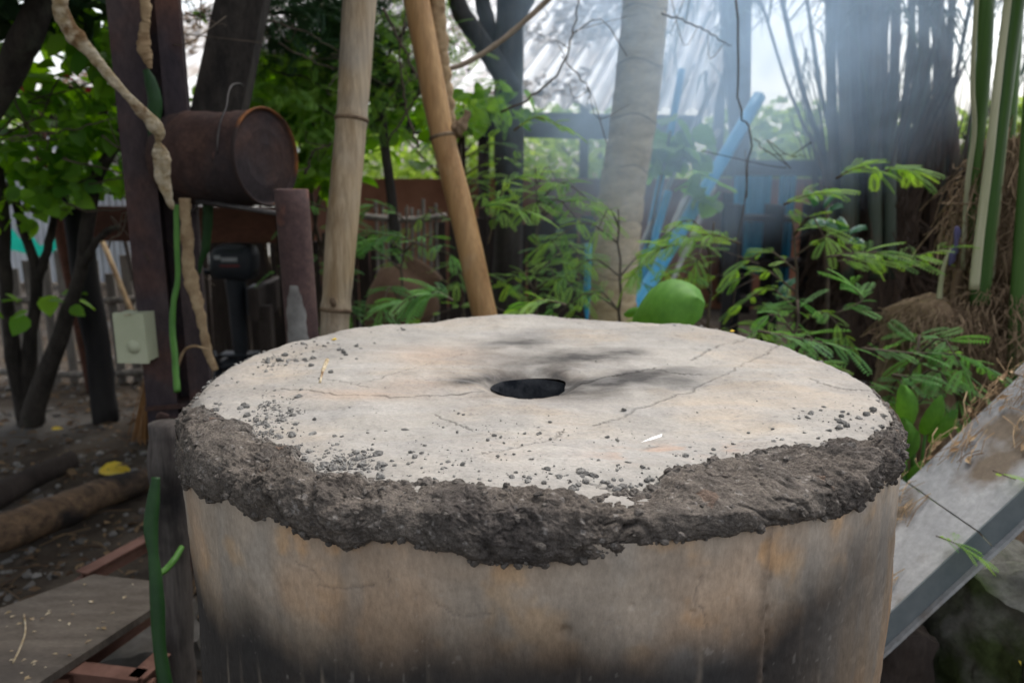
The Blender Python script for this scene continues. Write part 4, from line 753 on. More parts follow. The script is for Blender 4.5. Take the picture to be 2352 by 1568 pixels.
for k, (u, v0, v1, wd) in enumerate(((1732, 404, 640, .26), (1812, 404, 700, .12))):
    q = P(u, v0, 5.6); m_ = MB(); z0 = float(P(u, v1, 5.6)[2])
    sheet(m_, (q[0] - wd / 2, 5.6, z0 + (.12 if k == 0 else 0)), (q[0] + wd / 2, 5.62, z0), (q[0] + wd / 2, 5.62, q[2]), (q[0] - wd / 2, 5.6, q[2]), 3, .01); solo(m_, 'blue_sheet', m_bluesh, ('wide', 'narrow')[k] + ' faded blue sheet hung against the shed wall', 'sheet')
m_ = MB()
t_ = thing('tool_rack', P(1760, 600, 5.4) * (1, 1, 0), 'black rack of shelves in front of the yard wall', 'rack')
for v in (500, 600, 690): m_ = MB(); a0, b0 = P(1690, v, 5.4), P(1880, v + 3, 5.4); beam(m_, a0, b0, .25, .04); part(m_, 'shelf', m_dark, t_, smooth=False)
for u in (1695, 1785, 1875): q = P(u, 470, 5.35); m_ = MB(); m_.box((q[0], 5.4, q[2] / 2), (.05, .27, q[2])); part(m_, 'upright', m_char, t_, smooth=False)

# ================================================================== TREES
def limb(mb, pts, ys, rads, n=24, seg=9, rn=.12, seed=0): mb.tube(rpath(PP(pts, ys), n, .004, seed), np.interp(np.linspace(0, 1, n), np.linspace(0, 1, len(rads)), rads), seg, rnoise=rn, nscale=9, nseed=seed)
# ---- forked dark tree behind the leaning bamboo
tb = P(1165, 600, 4.2)
t_ = thing('forked_tree', (tb[0], 4.2, 0), 'dark forked tree with leafy crown behind the leaning bamboo', 'tree')
m_ = MB(); m_.tube(rpath([(tb[0], 4.2, -.05), (tb[0], 4.2, .6), P(1170, 420, 4.2), P(1168, 220, 4.2), P(1172, 0, 4.2), P(1178, -300, 4.3)], 30), np.linspace(.085, .065, 30), 12, rnoise=.12, nscale=9); part(m_, 'trunk', m_bark, t_)
for k, (pts, ys, rd) in enumerate(([[(1178, 210), (1120, 120), (1060, 30), (1030, -60), (960, -260)], [4.15, 4.1, 4.05, 4.0, 3.9], (.06, .05, .045, .04, .03)], [[(1165, 230), (1130, 100), (1105, -20), (1080, -200)], [4.2, 4.25, 4.3, 4.4], (.05, .045, .04, .03)], [[(1180, 60), (1260, -120), (1360, -300)], 4.3, (.05, .04, .02)], [[(1040, -40), (860, -60), (700, 20), (590, 30)], [4.0, 3.8, 3.6, 3.5], (.03, .02, .012, .006)])):
    m_ = MB(); limb(m_, pts, ys, rd, seed=k); part(m_, 'limb', m_bark, t_)
m_ = MB(); cloud(m_, LP, np.array((-.9, 4.3, 2.75)), np.array((1.7, 1.3, .75)), 1500, .13, .2, 401, clump=1.6, dens=-.25); cloud(m_, LP, P(690, 40, 3.6), np.array((.34, .4, .22)), 620, .1, .15, 402, clump=4, dens=-.4); cloud(m_, LP, P(860, 60, 3.8), np.array((.3, .3, .35)), 420, .1, .15, 403, clump=4, dens=-.35); part(m_, 'crown', m_canopy, t_, smooth=False)
# ---- big shade tree on the left, its dark limb crossing the corner
t_ = thing('shade_tree', (-3.1, 2.9, 0), 'big dark shade tree whose limb crosses above the left side of the yard', 'tree')
m_ = MB(); m_.tube(rpath([(-3.1, 2.9, -.05), (-3.0, 2.9, .9), (-2.8, 2.9, 1.5), (-2.5, 2.95, 2.3), (-2.4, 3.0, 3.0)], 24), np.linspace(.2, .13, 24), 14, rnoise=.12, nscale=6); part(m_, 'trunk', m_bark, t_)
m_ = MB(); limb(m_, [(-160, 420), (-60, 290), (20, 160), (80, 40), (150, -120), (330, -420)], [2.95, 2.9, 2.85, 2.8, 2.8, 2.7], (.06, .055, .05, .045, .04, .025), seed=9); part(m_, 'limb', m_bark, t_)
m_ = MB(); m_.tube(rpath([(-2.5, 2.95, 2.3), (-1.8, 2.2, 2.9), (-1.2, 1.6, 3.3)], 14), np.linspace(.09, .03, 14), 9); part(m_, 'limb', m_bark, t_)
m_ = MB(); cloud(m_, LB, np.array((-2.7, 2.9, 3.1)), np.array((2.5, 2.9, .95)), 6500, .1, .17, 411, clump=1.0, dens=-.35); cloud(m_, LB, np.array((-2.7, .1, 2.9)), np.array((1.9, 1.8, .8)), 2600, .1, .17, 413, clump=1.0, dens=-.35); cloud(m_, LB, P(40, -30, 2.9), np.array((.5, .4, .14)), 240, .07, .12, 412, clump=3, dens=-.4); part(m_, 'crown', m_canopy, t_, smooth=False)  # second cloud is unseen, added to block sky and darken the left ground
# ---- small many-stemmed tree on the left with broad leaves
by = 3.85; bq = PZ(68, 975, .0)
t_ = thing('small_tree', bq, 'small many stemmed tree with broad green leaves before the picket fence', 'tree')
for k, (pts, ys, rd) in enumerate(([[(70, 985), (85, 920), (150, 740), (190, 600), (215, 430), (262, 335), (300, 250), (330, 120)], [3.85, 3.8, 3.7, 3.6, 3.5, 3.45, 3.4, 3.3], (.06, .05, .036, .03, .028, .024, .018, .01)], [[(66, 985), (60, 900), (72, 760), (85, 640), (40, 480), (10, 330)], [3.85, 3.85, 3.8, 3.75, 3.7, 3.6], (.055, .045, .03, .026, .02, .01)], [[(85, 645), (112, 560), (130, 470), (160, 380)], [3.75, 3.7, 3.65, 3.6], (.022, .018, .014, .008)], [[(60, 960), (30, 800), (12, 640), (8, 480), (-10, 300)], [3.85, 3.8, 3.7, 3.6, 3.5], (.045, .035, .03, .026, .012)], [[(190, 610), (230, 545), (270, 520)], [3.6, 3.5, 3.45], (.02, .014, .01)])):
    m_ = MB(); limb(m_, pts, ys, rd, seed=20 + k, rn=.15); part(m_, 'stem', m_bark, t_)
m_ = MB(); tw = MB()
for k, (u, v, y, sx_, sz_, n, sm) in enumerate(((60, 130, 3.4, .45, .32, 95, .1), (180, 90, 3.3, .3, .25, 70, .1), (250, 60, 3.2, .22, .2, 70, .1), (60, 300, 3.5, .4, .2, 70, .1), (180, 260, 3.4, .3, .14, 60, .1), (110, 380, 3.5, .3, .16, 80, .1), (40, 460, 3.5, .25, .12, 45, .09), (180, 410, 3.5, .2, .14, 50, .1), (60, 690, 3.6, .25, .06, 12, .1), (230, 330, 3.5, .16, .2, 50, .08), (130, 30, 3.6, .6, .2, 70, .1))):
    cloud(m_, LB, P(u, v, y), np.array((sx_, .3, sz_)), n, sm * .6, sm * 1.2, 420 + k, droop=.5, clump=5, dens=-.5)
part(m_, 'crown', m_broad, t_)
g = np.random.default_rng(77)
for k in range(26):
    u, v = g.uniform(0, 320), g.uniform(60, 520); q = PP([(u, v), (u + g.uniform(-60, 90), v + g.uniform(-20, 60)), (u + g.uniform(40, 150), v + g.uniform(-70, 90))], 3.3 + g.uniform(-.3, .4)); tw.tube(rpath(q, 10, .006, k), .0035, 5)
part(tw, 'twigs', m_twig, t_, kind='stuff')
m_ = MB()
for k, (u, v) in enumerate(((68, 150), (66, 118), (205, 203), (170, 180), (40, 190))): cloud(m_, LC, P(u, v, 3.15), np.array((.02, .02, .015)), 6, .02, .035, 440 + k)
part(m_, 'red_flowers', m_red, t_, smooth=False, kind='stuff')
# ---- broad leaved bright bush in the middle distance
q = P(660, 400, 4.6)
t_ = thing('broad_leaf_bush', (q[0], 4.6, 0), 'bright broad leaved bush between the rusty drum and the bamboo', 'bush')
m_ = MB(); g = np.random.default_rng(5)
for k, (u, v) in enumerate(((560, 240), (640, 150), (730, 210), (700, 330), (800, 130), (900, 160), (620, 60))): m_.tube(rpath([(q[0], 4.6, 0), (q[0] + .05 * k - .1, 4.5, .7), P(u, v, 4.2)], 14, .01, k), np.linspace(.02, .005, 14), 6)
part(m_, 'stems', m_twig, t_)
m_ = MB()
for k, (u, v, sx_, sz_, n) in enumerate(((560, 215, .22, .2, 60), (650, 210, .3, .22, 120), (730, 210, .25, .22, 90), (640, 300, .3, .16, 90), (720, 360, .3, .2, 100), (790, 300, .2, .2, 40), (885, 170, .25, .25, 70), (930, 260, .25, .25, 70), (760, 120, .25, .2, 60), (1130, 235, .2, .1, 30))): cloud(m_, LB, P(u, v, 4.1), np.array((sx_, .35, sz_)), n, .08, .13, 450 + k, droop=.4, clump=4, dens=-.35)
part(m_, 'crown', m_broad, t_)
q = P(890, 420, 3.7)
t_ = thing('fine_leaved_tree', (q[0], 3.7, 0), 'slender tree with a haze of fine bright leaves behind the bamboo poles', 'tree')
m_ = MB(); m_.tube(rpath([(q[0], 3.7, -.03), (q[0] + .03, 3.7, .7), P(880, 300, 3.7), P(840, 60, 3.7), P(820, -200, 3.7)], 24, .006, 3), np.linspace(.03, .012, 24), 8); part(m_, 'trunk', m_bark, t_)
for k, (u, v) in enumerate(((620, 160), (720, 240), (980, 200), (1040, 120), (940, 60))): m_ = MB(); m_.tube(rpath([P(872, 300 - 30 * k, 3.7), P((872 + u) / 2, v + 40, 3.6), P(u, v, 3.5)], 14, .008, k), np.linspace(.012, .003, 14), 6); part(m_, 'limb', m_bark, t_)
m_ = MB()
for k, (u, v, sx_, sz_, n) in enumerate(((640, 170, .24, .16, 110), (740, 230, .26, .2, 130), (890, 200, .2, .22, 90), (1010, 190, .22, .2, 110), (930, 90, .25, .18, 100), (700, 330, .2, .14, 60), (1120, 250, .16, .1, 40))): cloud(m_, LP, P(u, v, 3.5), np.array((sx_, .3, sz_)), n, .06, .12, 470 + k, droop=.35, clump=5, dens=-.3)
part(m_, 'crown', m_tam, t_, smooth=False)
# ---- fine bare twigs crossing the middle
m_ = MB(); g = np.random.default_rng(15)
for k, (pts, y, r_) in enumerate(([[(300, 40), (380, 35), (450, 36), (520, 60)], 2.5, .003], [[(600, 40), (700, 75), (760, 110), (860, 160)], 3, .003], [[(640, 100), (740, 150), (800, 165)], 3, .003], [[(890, 330), (960, 220), (1020, 120), (1010, 30), (960, -20)], 3.0, .004], [[(960, 340), (930, 240), (920, 120), (940, -10)], 3.0, .005], [[(1150, 258), (1230, 215), (1290, 150), (1320, 60), (1330, -20)], 2.9, .0045], [[(880, 20), (940, 140), (1010, 300), (1000, 400)], 3.1, .006], [[(1290, 130), (1350, 200), (1350, 240)], 2.9, .0025], [[(1520, 30), (1600, 60), (1680, 105)], 3.1, .004], [[(1690, 0), (1700, 250), (1725, 320), (1700, 520), (1680, 740)], 2.9, .004], [[(700, 400), (720, 350), (760, 330)], 2.7, .005], [[(250, 570), (290, 500), (330, 300), (420, 30)], 2.4, .0025], [[(0, 320), (150, 300), (330, 262)], 2.6, .003], [[(1730, 320), (1770, 350), (1850, 360)], 2.9, .002])):
    m_.tube(rpath(PP(pts, y), 24, .006, k), np.linspace(r_, r_ * .5, 24), 5)
    for j in range(3):
        f_ = g.random(); p0 = rpath(PP(pts, y), 24)[int(f_ * 20) + 2]; m_.tube(rpath([p0, p0 + g.normal(0, .05, 3), p0 + g.normal(0, .12, 3)], 7), .0016, 4)
solo(m_, 'bare_twigs', m_twig, 'tangle of thin bare twigs among the bamboo poles', 'twigs', kind='stuff')

# ---- feathery saplings
def spray(lm, tw, path, n, size, seed, up=(0, 0, 1), tr=.004):
    g = np.random.default_rng(seed); q = rpath(path, max(6, n // 2 + 2)); tw.tube(q, np.linspace(tr, tr * .35, len(q)), 5)
    tn = np.gradient(q, axis=0)
    for k in range(1, len(q)):
        t1 = unit(tn[k]); side = unit(np.cross(t1, up))
        for s in (-1, 1):
            d = t1 * g.uniform(.3, .8) + s * side * g.uniform(.6, 1) + np.array((0, 0, g.normal(.05, .2))); put(lm, LP, q[k], d, np.array(up) + g.normal(0, .3, 3), size * g.uniform(.45, 1.3), np.clip(g.normal(.5, .33) + .4 * (q[k][2] - q[0][2]), 0, 1))
    put(lm, LP, q[-1], tn[-1], up, size, .9)
def sapling(u, v, y, spread, n, size, mat, label, seed, extra=(), low=.35, ysp=.8):
    top = P(u, v, y); g = np.random.default_rng(seed); t_ = thing('feathery_sapling', (top[0], y, 0), label, 'sapling'); H = float(top[2]); st_ = MB(); lm = MB(); tw = MB()
    mid = np.array((top[0] + g.normal(0, .04), y, H * .5)); n = int(n * .72); size = size * .86; spread = spread * .95; sp_ = rpath([(top[0] + g.normal(0, .06), y, -.03), mid, top], 20, .006, seed); st_.tube(sp_, np.linspace(.011, .003, 20), 7); part(st_, 'stem', m_twig, t_)
    for k in range(n):
        f_ = low + (1 - low) * (k + g.random()) / n; p0 = sp_[min(19, int(f_ * 19))]; az = g.uniform(0, 6.28); l = spread * g.uniform(.5, 1.1) * (1.15 - .5 * f_); d = np.array((math.cos(az), math.sin(az) * ysp, .25))
        spray(lm, tw, [p0, p0 + d * l * .5 + (0, 0, .04), p0 + d * l - (0, 0, .03 + .1 * l)], int(6 + l * 11), size, seed * 100 + k)
    for k, (pts, yy) in enumerate(extra): spray(lm, tw, PP(pts, yy), 4 + len(pts) * 4, size, seed * 100 + 60 + k)
    part(tw, 'twigs', m_twig, t_, kind='stuff'); part(lm, 'crown', mat, t_, smooth=False)
sapling(935, 470, 2.95, .42, 15, .12, m_tamd, 'feathery leaved sapling between the two bamboo poles', 501, extra=([[(960, 560), (900, 540), (850, 560)], 2.8], [[(1010, 660), (960, 680), (900, 700)], 2.3], [[(1040, 690), (1000, 670), (975, 690)], 2.2]))
sapling(1230, 385, 3.0, .5, 26, .12, m_tam, 'tall feathery sapling to the right of the leaning bamboo', 502, extra=([[(1120, 560), (1160, 430), (1230, 400)], 2.7], [[(1100, 480), (1150, 470), (1220, 490)], 2.6], [[(1180, 300), (1230, 270), (1290, 290)], 2.8]))
sapling(1420, 480, 2.75, .42, 16, .11, m_tam, 'feathery sapling in the smoke before the ringed palm trunk', 503, extra=([[(1300, 700), (1240, 690), (1180, 720)], 2.2],))
sapling(1640, 510, 2.6, .38, 16, .11, m_tam, 'feathery sapling behind the big waxy leaf', 504, extra=([[(1560, 560), (1500, 580), (1450, 640)], 2.4], [[(1700, 560), (1640, 540), (1560, 545)], 2.4]))
sapling(1820, 500, 2.5, .3, 15, .11, m_tam, 'feathery sapling beside the dark palm clump', 505, extra=([[(1800, 470), (1850, 450), (1900, 440)], 2.4], [[(1900, 590), (2000, 580), (2080, 590), (2180, 570)], 2.3], [[(1920, 600), (2000, 600), (2120, 598)], 2.35], [[(1920, 410), (1970, 385), (2020, 395)], 2.5], [[(2030, 395), (2060, 385), (2095, 392)], 2.5]), low=.5)
sapling(1830, 690, 2.15, .22, 12, .1, m_tamd, 'low feathery sapling over the far right rim of the kiln', 506, extra=([[(1740, 760), (1850, 780), (1960, 800)], 2.0], [[(1920, 720), (1980, 690), (1960, 660)], 2.1]), low=.55)
sapling(2110, 775, 2.05, .24, 15, .1, m_tamd, 'drooping feathery sapling between the kiln and the leaning slab', 507, extra=([[(1980, 800), (2080, 810), (2200, 815), (2270, 850)], 2.0], [[(2050, 860), (2120, 870), (2200, 880)], 1.95]), low=.62)
sapling(770, 470, 3.3, .4, 15, .12, m_tamd, 'shaded feathery sapling behind the thick bamboo pole', 508)
sapling(1060, 330, 3.5, .5, 14, .12, m_tam, 'feathery sapling high behind the leaning bamboo', 509, low=.5)
sapling(1330, 560, 3.6, .5, 18, .12, m_tamd, 'hazy feathery sapling deep behind the kiln', 510)
# sprigs over the slab
lm = MB(); tw = MB()
for k, (pts, y) in enumerate(([[(2100, 1190), (2130, 1160), (2090, 1130)], 1.75], [[(2150, 1230), (2200, 1250), (2240, 1275)], 1.43], [[(2060, 1190), (2090, 1180), (2110, 1165)], 1.7], [[(2280, 1080), (2330, 1100), (2380, 1110)], 1.5])): spray(lm, tw, PP(pts, y), 8, .06, 900 + k, tr=.0013)
q = P(2110, 1165, 1.7); t_ = thing('slab_sprig', q, 'small feathery sprigs poking over the leaning slab', 'sprig'); part(tw, 'twigs', m_twig, t_, kind='stuff'); part(lm, 'leaves', m_tam, t_, smooth=False)

# ---- big waxy leaf, glossy leaves, broad leaves at the right rim
def bigleaf(name, mat, base, tip, width, label, curl=.35, cat='leaf', up=(0, -.6, 1), n=22, parent=None, ex=.6, tp=.25):
    base, tip = np.asarray(base, float), np.asarray(tip, float); L_ = np.linalg.norm(tip - base); fr = frame(tip - base, up); V_ = []
    for s in np.linspace(0, 1, n):
        w_ = width * (math.sin(math.pi * min(1, s * .95 + .05)) ** ex) * (1 - tp * s); row = []
        for x in np.linspace(-1, 1, 11): row.append(base + fr[:, 0] * s * L_ + fr[:, 1] * w_ * x * math.cos(.5 * x * x) + fr[:, 2] * (L_ * curl * math.sin(math.pi * s * .85) - width * .45 * abs(x) ** 1.7 + .0008 * math.sin(s * 40 + x * 3)))
        V_.append(row)
    m_ = MB(); xs_, ss_ = np.meshgrid(np.linspace(-1, 1, 11), np.linspace(0, 1, n)); m_.grid(np.array(V_), a=np.clip(.5 + .35 * np.sin((ss_ - .25 * np.abs(xs_)) * 38) + .5 * (np.abs(xs_) < .1), 0, 1)); return solo(m_, name, mat, label, cat) if parent is None else part(m_, name, mat, parent)
bigleaf('waxy_leaf', m_big, P(1452, 735, 2.22), P(1612, 690, 2.1), .1, 'big curled waxy green leaf rising just behind the kiln', curl=.25, up=(.1, -1, .7), ex=.4, tp=0)
bigleaf('waxy_leaf', m_big, P(1432, 722, 2.3), P(1490, 712, 2.25), .018, 'small dark green leaf beside the big waxy leaf', curl=.2, up=(0, -1, .4))
q = P(1900, 520, 2.9)
t_ = thing('glossy_plant', (q[0], 2.9, 0), 'plant with shiny pale reflecting leaves before the palm clump', 'plant')
m_ = MB(); m_.tube(rpath([(q[0], 2.9, 0), (q[0] + .03, 2.9, .6), P(1900, 470, 2.9)], 12), .007, 6); part(m_, 'stem', m_twig, t_)
for k, (u, v, u2, v2) in enumerate(((1880, 470, 1850, 440), (1890, 470, 1930, 440), (1900, 480, 1935, 470), (1890, 500, 1865, 520), (1905, 500, 1925, 530), (1950, 530, 1990, 520), (1955, 545, 1985, 560), (1940, 530, 1930, 500), (1780, 680, 1830, 640))): bigleaf('leaf', m_gloss, P(u, v, 2.85), P(u2, v2, 2.8), .035, None, curl=.15, parent=t_, n=10, up=(0, -.4, 1))
q = P(2110, 1000, 1.95)
t_ = thing('broad_leaf_plant', (q[0], 1.95, 0), 'leafy plant with upright bright green leaves beside the right rim', 'plant')
m_ = MB()
LL = ((2095, 980, 2075, 885, .05), (2125, 1000, 2165, 910, .04), (2100, 1040, 2075, 960, .04), (2140, 1020, 2200, 940, .035), (2080, 1060, 2110, 990, .03), (2075, 1090, 2060, 1030, .03), (2090, 1110, 2120, 1060, .03))
for k, (u, v, u2, v2, w_) in enumerate(LL): m_.tube(rpath([(q[0], 1.95, .0), (q[0], 1.93, .3), P(u, v, 1.92)], 8), .004, 5)
part(m_, 'stems', m_cactus, t_)
for k, (u, v, u2, v2, w_) in enumerate(LL): bigleaf('leaf', m_big, P(u, v, 1.92), P(u2, v2, 1.9), w_ * .8, None, curl=.12, parent=t_, n=12, up=(0, -1, .3))
q = P(1540, 300, 4.4)
t_ = thing('hazy_vine', (q[0], 4.4, 0), 'broad leaves of a climber veiled by smoke beside the palm trunk', 'climber')
m_ = MB(); m_.tube(rpath([(q[0] - .12, 4.5, 0), (q[0] - .1, 4.4, .8), q], 14), .008, 6); part(m_, 'stem', m_twig, t_)
m_ = MB(); cloud(m_, LB, P(1550, 330, 4.4), np.array((.16, .1, .14)), 34, .11, .17, 520, droop=.6, clump=3, dens=-.8); cloud(m_, LB, P(1620, 420, 4.4), np.array((.1, .1, .1)), 14, .1, .15, 521, droop=.6, clump=3, dens=-.8); part(m_, 'crown', m_broad, t_)

# ================================================================== PALMS
# ---- ringed palm trunk
pts = [(1486, -160), (1482, 0), (1458, 250), (1424, 480), (1408, 700), (1400, 800)]; ys = [3.75, 3.72, 3.66, 3.6, 3.56, 3.55]
q = np.vstack([PP(pts, ys), [(P(1400, 800, 3.55)[0] - .02, 3.55, -.05)]]); q = rpath(q, 160); n = len(q); s_ = np.concatenate([[0], np.cumsum(np.linalg.norm(np.diff(q, axis=0), axis=1))])
t_ = thing('ringed_palm', (q[-1][0], 3.55, 0), 'grey ringed palm trunk standing in the smoke', 'palm')
rd = np.interp(s_, (0, s_[-1]), (pw(47, 3.7), pw(54, 3.55))); ph = (s_ / .115) % 1; rd = rd * (1 + .035 * (1 - ph) ** 3 - .03 * np.exp(-((ph - .95) / .04) ** 2))
m_ = MB(); m_.tube(q, rd, 28, rnoise=.022, nscale=14); part(m_, 'trunk', m_palm, t_)
for k in range(9):
    j = int(np.argmin(np.abs(s_ - (.115 * (k * 2 + 1))))); d = unit(q[min(j + 1, n - 1)] - q[j - 1]); m_ = MB(); fr = frame(d, (0, 1, .1)); aa = np.linspace(0, 6.28, 40); ring = q[j] + (np.cos(aa)[:, None] * fr[:, 1] + np.sin(aa)[:, None] * fr[:, 2]) * rd[j] * 1.004 + d * (.01 * np.sin(aa * 3 + k))[:, None]; m_.tube(ring, .0022, 5, caps=False); part(m_, 'leaf_scar', m_node, t_)
# ---- frond helper
def frond(mb, path, n, ll, seed, droop=.5):
    g = np.random.default_rng(seed); q = rpath(path, n); tn = np.gradient(q, axis=0)
    for k in range(n):
        t1 = unit(tn[k]); side = unit(np.cross(t1, (0, 0, 1)) + g.normal(0, .15, 3)); l = ll * (1 - .5 * k / n) * g.uniform(.8, 1.15)
        for s in (-1, 1):
            d = unit(side * s + t1 * .7); p1 = q[k] + d * l * .5 + (0, 0, .03); p2 = q[k] + d * l - (0, 0, droop * l * g.uniform(.5, 1)); w_ = np.cross(d, (0, 0, 1)) * .011
            mb.add([q[k] - w_ * .6, q[k] + w_ * .6, p1 + w_, p1 - w_, p2], [(0, 1, 2, 3)], g.random()); mb.extra([(3, 2, 4)], mb.n - 5)
def fibre_mass(mb, cen, size, n, ln, seed, r_=.0025, down=.5):
    g = np.random.default_rng(seed)
    for k in range(n):
        v = unit(g.normal(0, 1, 3)); p0 = cen + v * size * g.uniform(.85, 1.05); d = unit(np.array((-v[1], v[0], 0)) * g.normal(0, 1) + (0, 0, -down * 2) + g.normal(0, .5, 3)); l = ln * g.uniform(.4, 1.2)
        mb.tube(rpath([p0, p0 + d * l * .5 + v * .02, p0 + d * l + g.normal(0, .03, 3)], 6), r_ * g.uniform(.6, 1.8), 4, caps=False, a=g.random())
def palm(name, label, bx, by_, stump_r, stump_h, pets, seed, mat_pet=m_pet, fr_every=1, fib=m_fibred, frl=.5):
    t_ = thing(name, (bx, by_, 0), label, 'palm'); g = np.random.default_rng(seed)
    m_ = MB(); zz = np.linspace(-.05, stump_h, 30); m_.tube([(bx, by_, z_) for z_ in zz], stump_r * (1.15 - .4 * (zz / stump_h) ** 2), 30, rnoise=.3, nscale=7, nseed=seed); part(m_, 'trunk', fib, t_)
    m_ = MB()
    for k in range(420):
        a0 = g.uniform(0, 6.28); z_ = g.uniform(.1, stump_h); r_ = stump_r * 1.12; p0 = np.array((bx + r_ * math.cos(a0), by_ + r_ * math.sin(a0), z_)); l = g.uniform(.1, .4)
        m_.tube(rpath([p0, p0 + (g.normal(0, .02), g.normal(0, .02), -l * .5), p0 + (g.normal(0, .06) + .04 * math.cos(a0), g.normal(0, .06), -l)], 6), g.uniform(.002, .007), 4, caps=False, a=g.random())
    part(m_, 'fibre', fib, t_, kind='stuff')
    m_ = MB()
    for k in range(150):
        a0 = g.uniform(0, 6.28); r_ = stump_r * g.uniform(.5, 1.0); p0 = np.array((bx + r_ * math.cos(a0), by_ + r_ * math.sin(a0), stump_h * g.uniform(.6, 1))); l = g.uniform(.3, 1.3); o_ = np.array((math.cos(a0) * g.uniform(0, .35), math.sin(a0) * .2, 0))
        m_.tube(rpath([p0, p0 + o_ * l * .4 + (0, 0, l * .5), p0 + o_ * l * 1.1 + (0, 0, l)], 7), np.linspace(.012, .003, 7) * g.uniform(.4, 1.4), 4, caps=False, a=g.random(), flat=.5)
    part(m_, 'dead_strands', fib, t_, kind='stuff')
    fm = MB()
    for k, (pts, y, w0, w1) in enumerate(pets):
        q = rpath(PP(pts, y), 22); m_ = MB(); m_.tube(q, np.linspace(pw(w0, np.mean(y)), pw(w1, np.mean(y)), 22), 8, flat=.55, a=g.random(), rnoise=.05); part(m_, 'petiole', mat_pet, t_)
        if k % fr_every == 0:
            e_ = q[-1]; d = unit(q[-1] - q[-6]); frond(fm, [q[-8], e_, e_ + d * .5 + (0, 0, .1), e_ + d * 1.1 - (0, 0, .2)], 34, frl, seed * 10 + k)
    part(fm, 'frond_leaflets', m_frond, t_, smooth=False, kind='stuff'); return t_
q = P(1985, 600, 4.95)
g = np.random.default_rng(9); pets = []
for k, (u0, u1, w0, w1) in enumerate(((1905, 1790, 13, 8), (1925, 1850, 10, 6), (1915, 1905, 22, 18), (1945, 1935, 26, 20), (1975, 1955, 28, 22), (2000, 1985, 28, 22), (2025, 2025, 28, 22), (2045, 2060, 22, 18), (2060, 2100, 16, 10), (2070, 2170, 11, 8), (1960, 1920, 20, 16), (2010, 2010, 26, 20), (2065, 2130, 12, 8), (1990, 2040, 20, 16), (1895, 1740, 7, 5))):
    pets.append(([(u0, 640), (u0, 420), ((u0 * .45 + u1 * .55), 200), (u1, -20), (u1 + (u1 - u0) * .6, -260)], [4.9 - .12 * (k % 4) / 2] * 5, w0 * .75, w1 * .62))
palm('palm_clump', 'clump of dark palm stems on a shaggy fibrous base before the yard wall', q[0], 5.0, .27, 1.1, pets, 21, frl=.55)
q = P(2150, 600, 5.3)
pets = [([(u0, 640), (u0 + (u1 - u0) * .35, 420), (u0 + (u1 - u0) * .6, 220), (u1, -40), (u1 + (u1 - u0) * .5, -260)], [5.3] * 5, w0, w1) for u0, u1, w0, w1 in ((2120, 2090, 12, 8), (2130, 2120, 18, 14), (2140, 2160, 16, 10), (2150, 2190, 12, 10), (2110, 2240, 7, 5), (2230, 2140, 18, 20), (2160, 2290, 6, 5))]
palm('young_palm', 'second thinner palm clump in the shade further back', q[0], 5.35, .18, .8, pets, 23, frl=.55)
# extra drooping fronds high in the picture belong to the clump's crown neighbours
q = P(1960, -150, 5.2); t_ = thing('tall_palm', (2.6, 6.2, 0), 'tall palm whose hanging fronds darken the sky over the wall', 'palm')
m_ = MB(); m_.tube(rpath([(2.6, 6.2, -.05), (2.62, 6.2, 1.5), (2.6, 6.2, 2.85)], 30), .1, 14, rnoise=.1); part(m_, 'trunk', m_bark, t_)
m_ = MB()
for k in range(9):
    a0 = k * .698 + .2; d = np.array((math.cos(a0), math.sin(a0) * .8, 0)); p0 = np.array((2.6, 6.2, 2.85)); frond(m_, [p0, p0 + d * .6 + (0, 0, .15), p0 + d * 1.2 - (0, 0, .25), p0 + d * 1.55 - (0, 0, 1.0)], 44, .5, 700 + k, .7)
part(m_, 'crown', m_frond, t_, smooth=False)
# ---- near palm at the right edge
q = P(2330, 700, 2.35)
t_ = thing('fibrous_palm', (q[0], 2.4, 0), 'palm with long green leaf stalks and brown shaggy fibre', 'palm')
m_ = MB(); zz = np.linspace(-.03, 1.35, 40); m_.tube(np.array([(q[0] + .05, 2.5, z_) for z_ in zz]), .16 * (1.1 - .35 * (zz / 1.35) ** 2), 34, rnoise=.3, nscale=8); part(m_, 'trunk', m_fibre, t_)
for k, (pts, y, w0, w1, mt, nm) in enumerate(((((2250, 700), (2262, 560), (2283, 380), (2312, 150), (2345, -80)), 2.3, 26, 22, m_petg, 'petiole'), (((2237, 664), (2250, 540), (2270, 380), (2296, 150), (2325, -80)), 2.26, 13, 9, m_petpale, 'petiole_edge'), (((2226, 560), (2238, 380), (2252, 250), (2262, 100), (2268, -80)), 2.4, 18, 20, m_petg, 'petiole'), (((2212, 620), (2222, 430), (2238, 300), (2234, 180), (2246, -60)), 2.38, 7, 6, m_petpale, 'sheath_edge'), (((2330, 900), (2338, 700), (2352, 500), (2372, 200), (2390, -80)), 2.25, 22, 20, m_petg, 'petiole'), (((2290, 700), (2300, 500), (2322, 250), (2340, -80)), 2.5, 16, 18, m_petg, 'petiole'), (((2160, 740), (2158, 680), (2168, 610), (2186, 570)), 2.3, 10, 3, m_petpale, 'sheath_edge'), (((2190, 740), (2192, 690), (2200, 620)), 2.35, 16, 12, m_fibre, 'old_sheath'), (((2276, 640), (2290, 480), (2312, 250), (2332, -60)), 2.36, 9, 9, m_petpale, 'petiole_edge'))):
    m_ = MB(); m_.tube(rpath(PP(pts, y), 30), np.linspace(pw(w0, 2.3), pw(w1, 2.3), 30), 12, flat=.6, rnoise=.03); part(m_, nm, mt, t_)
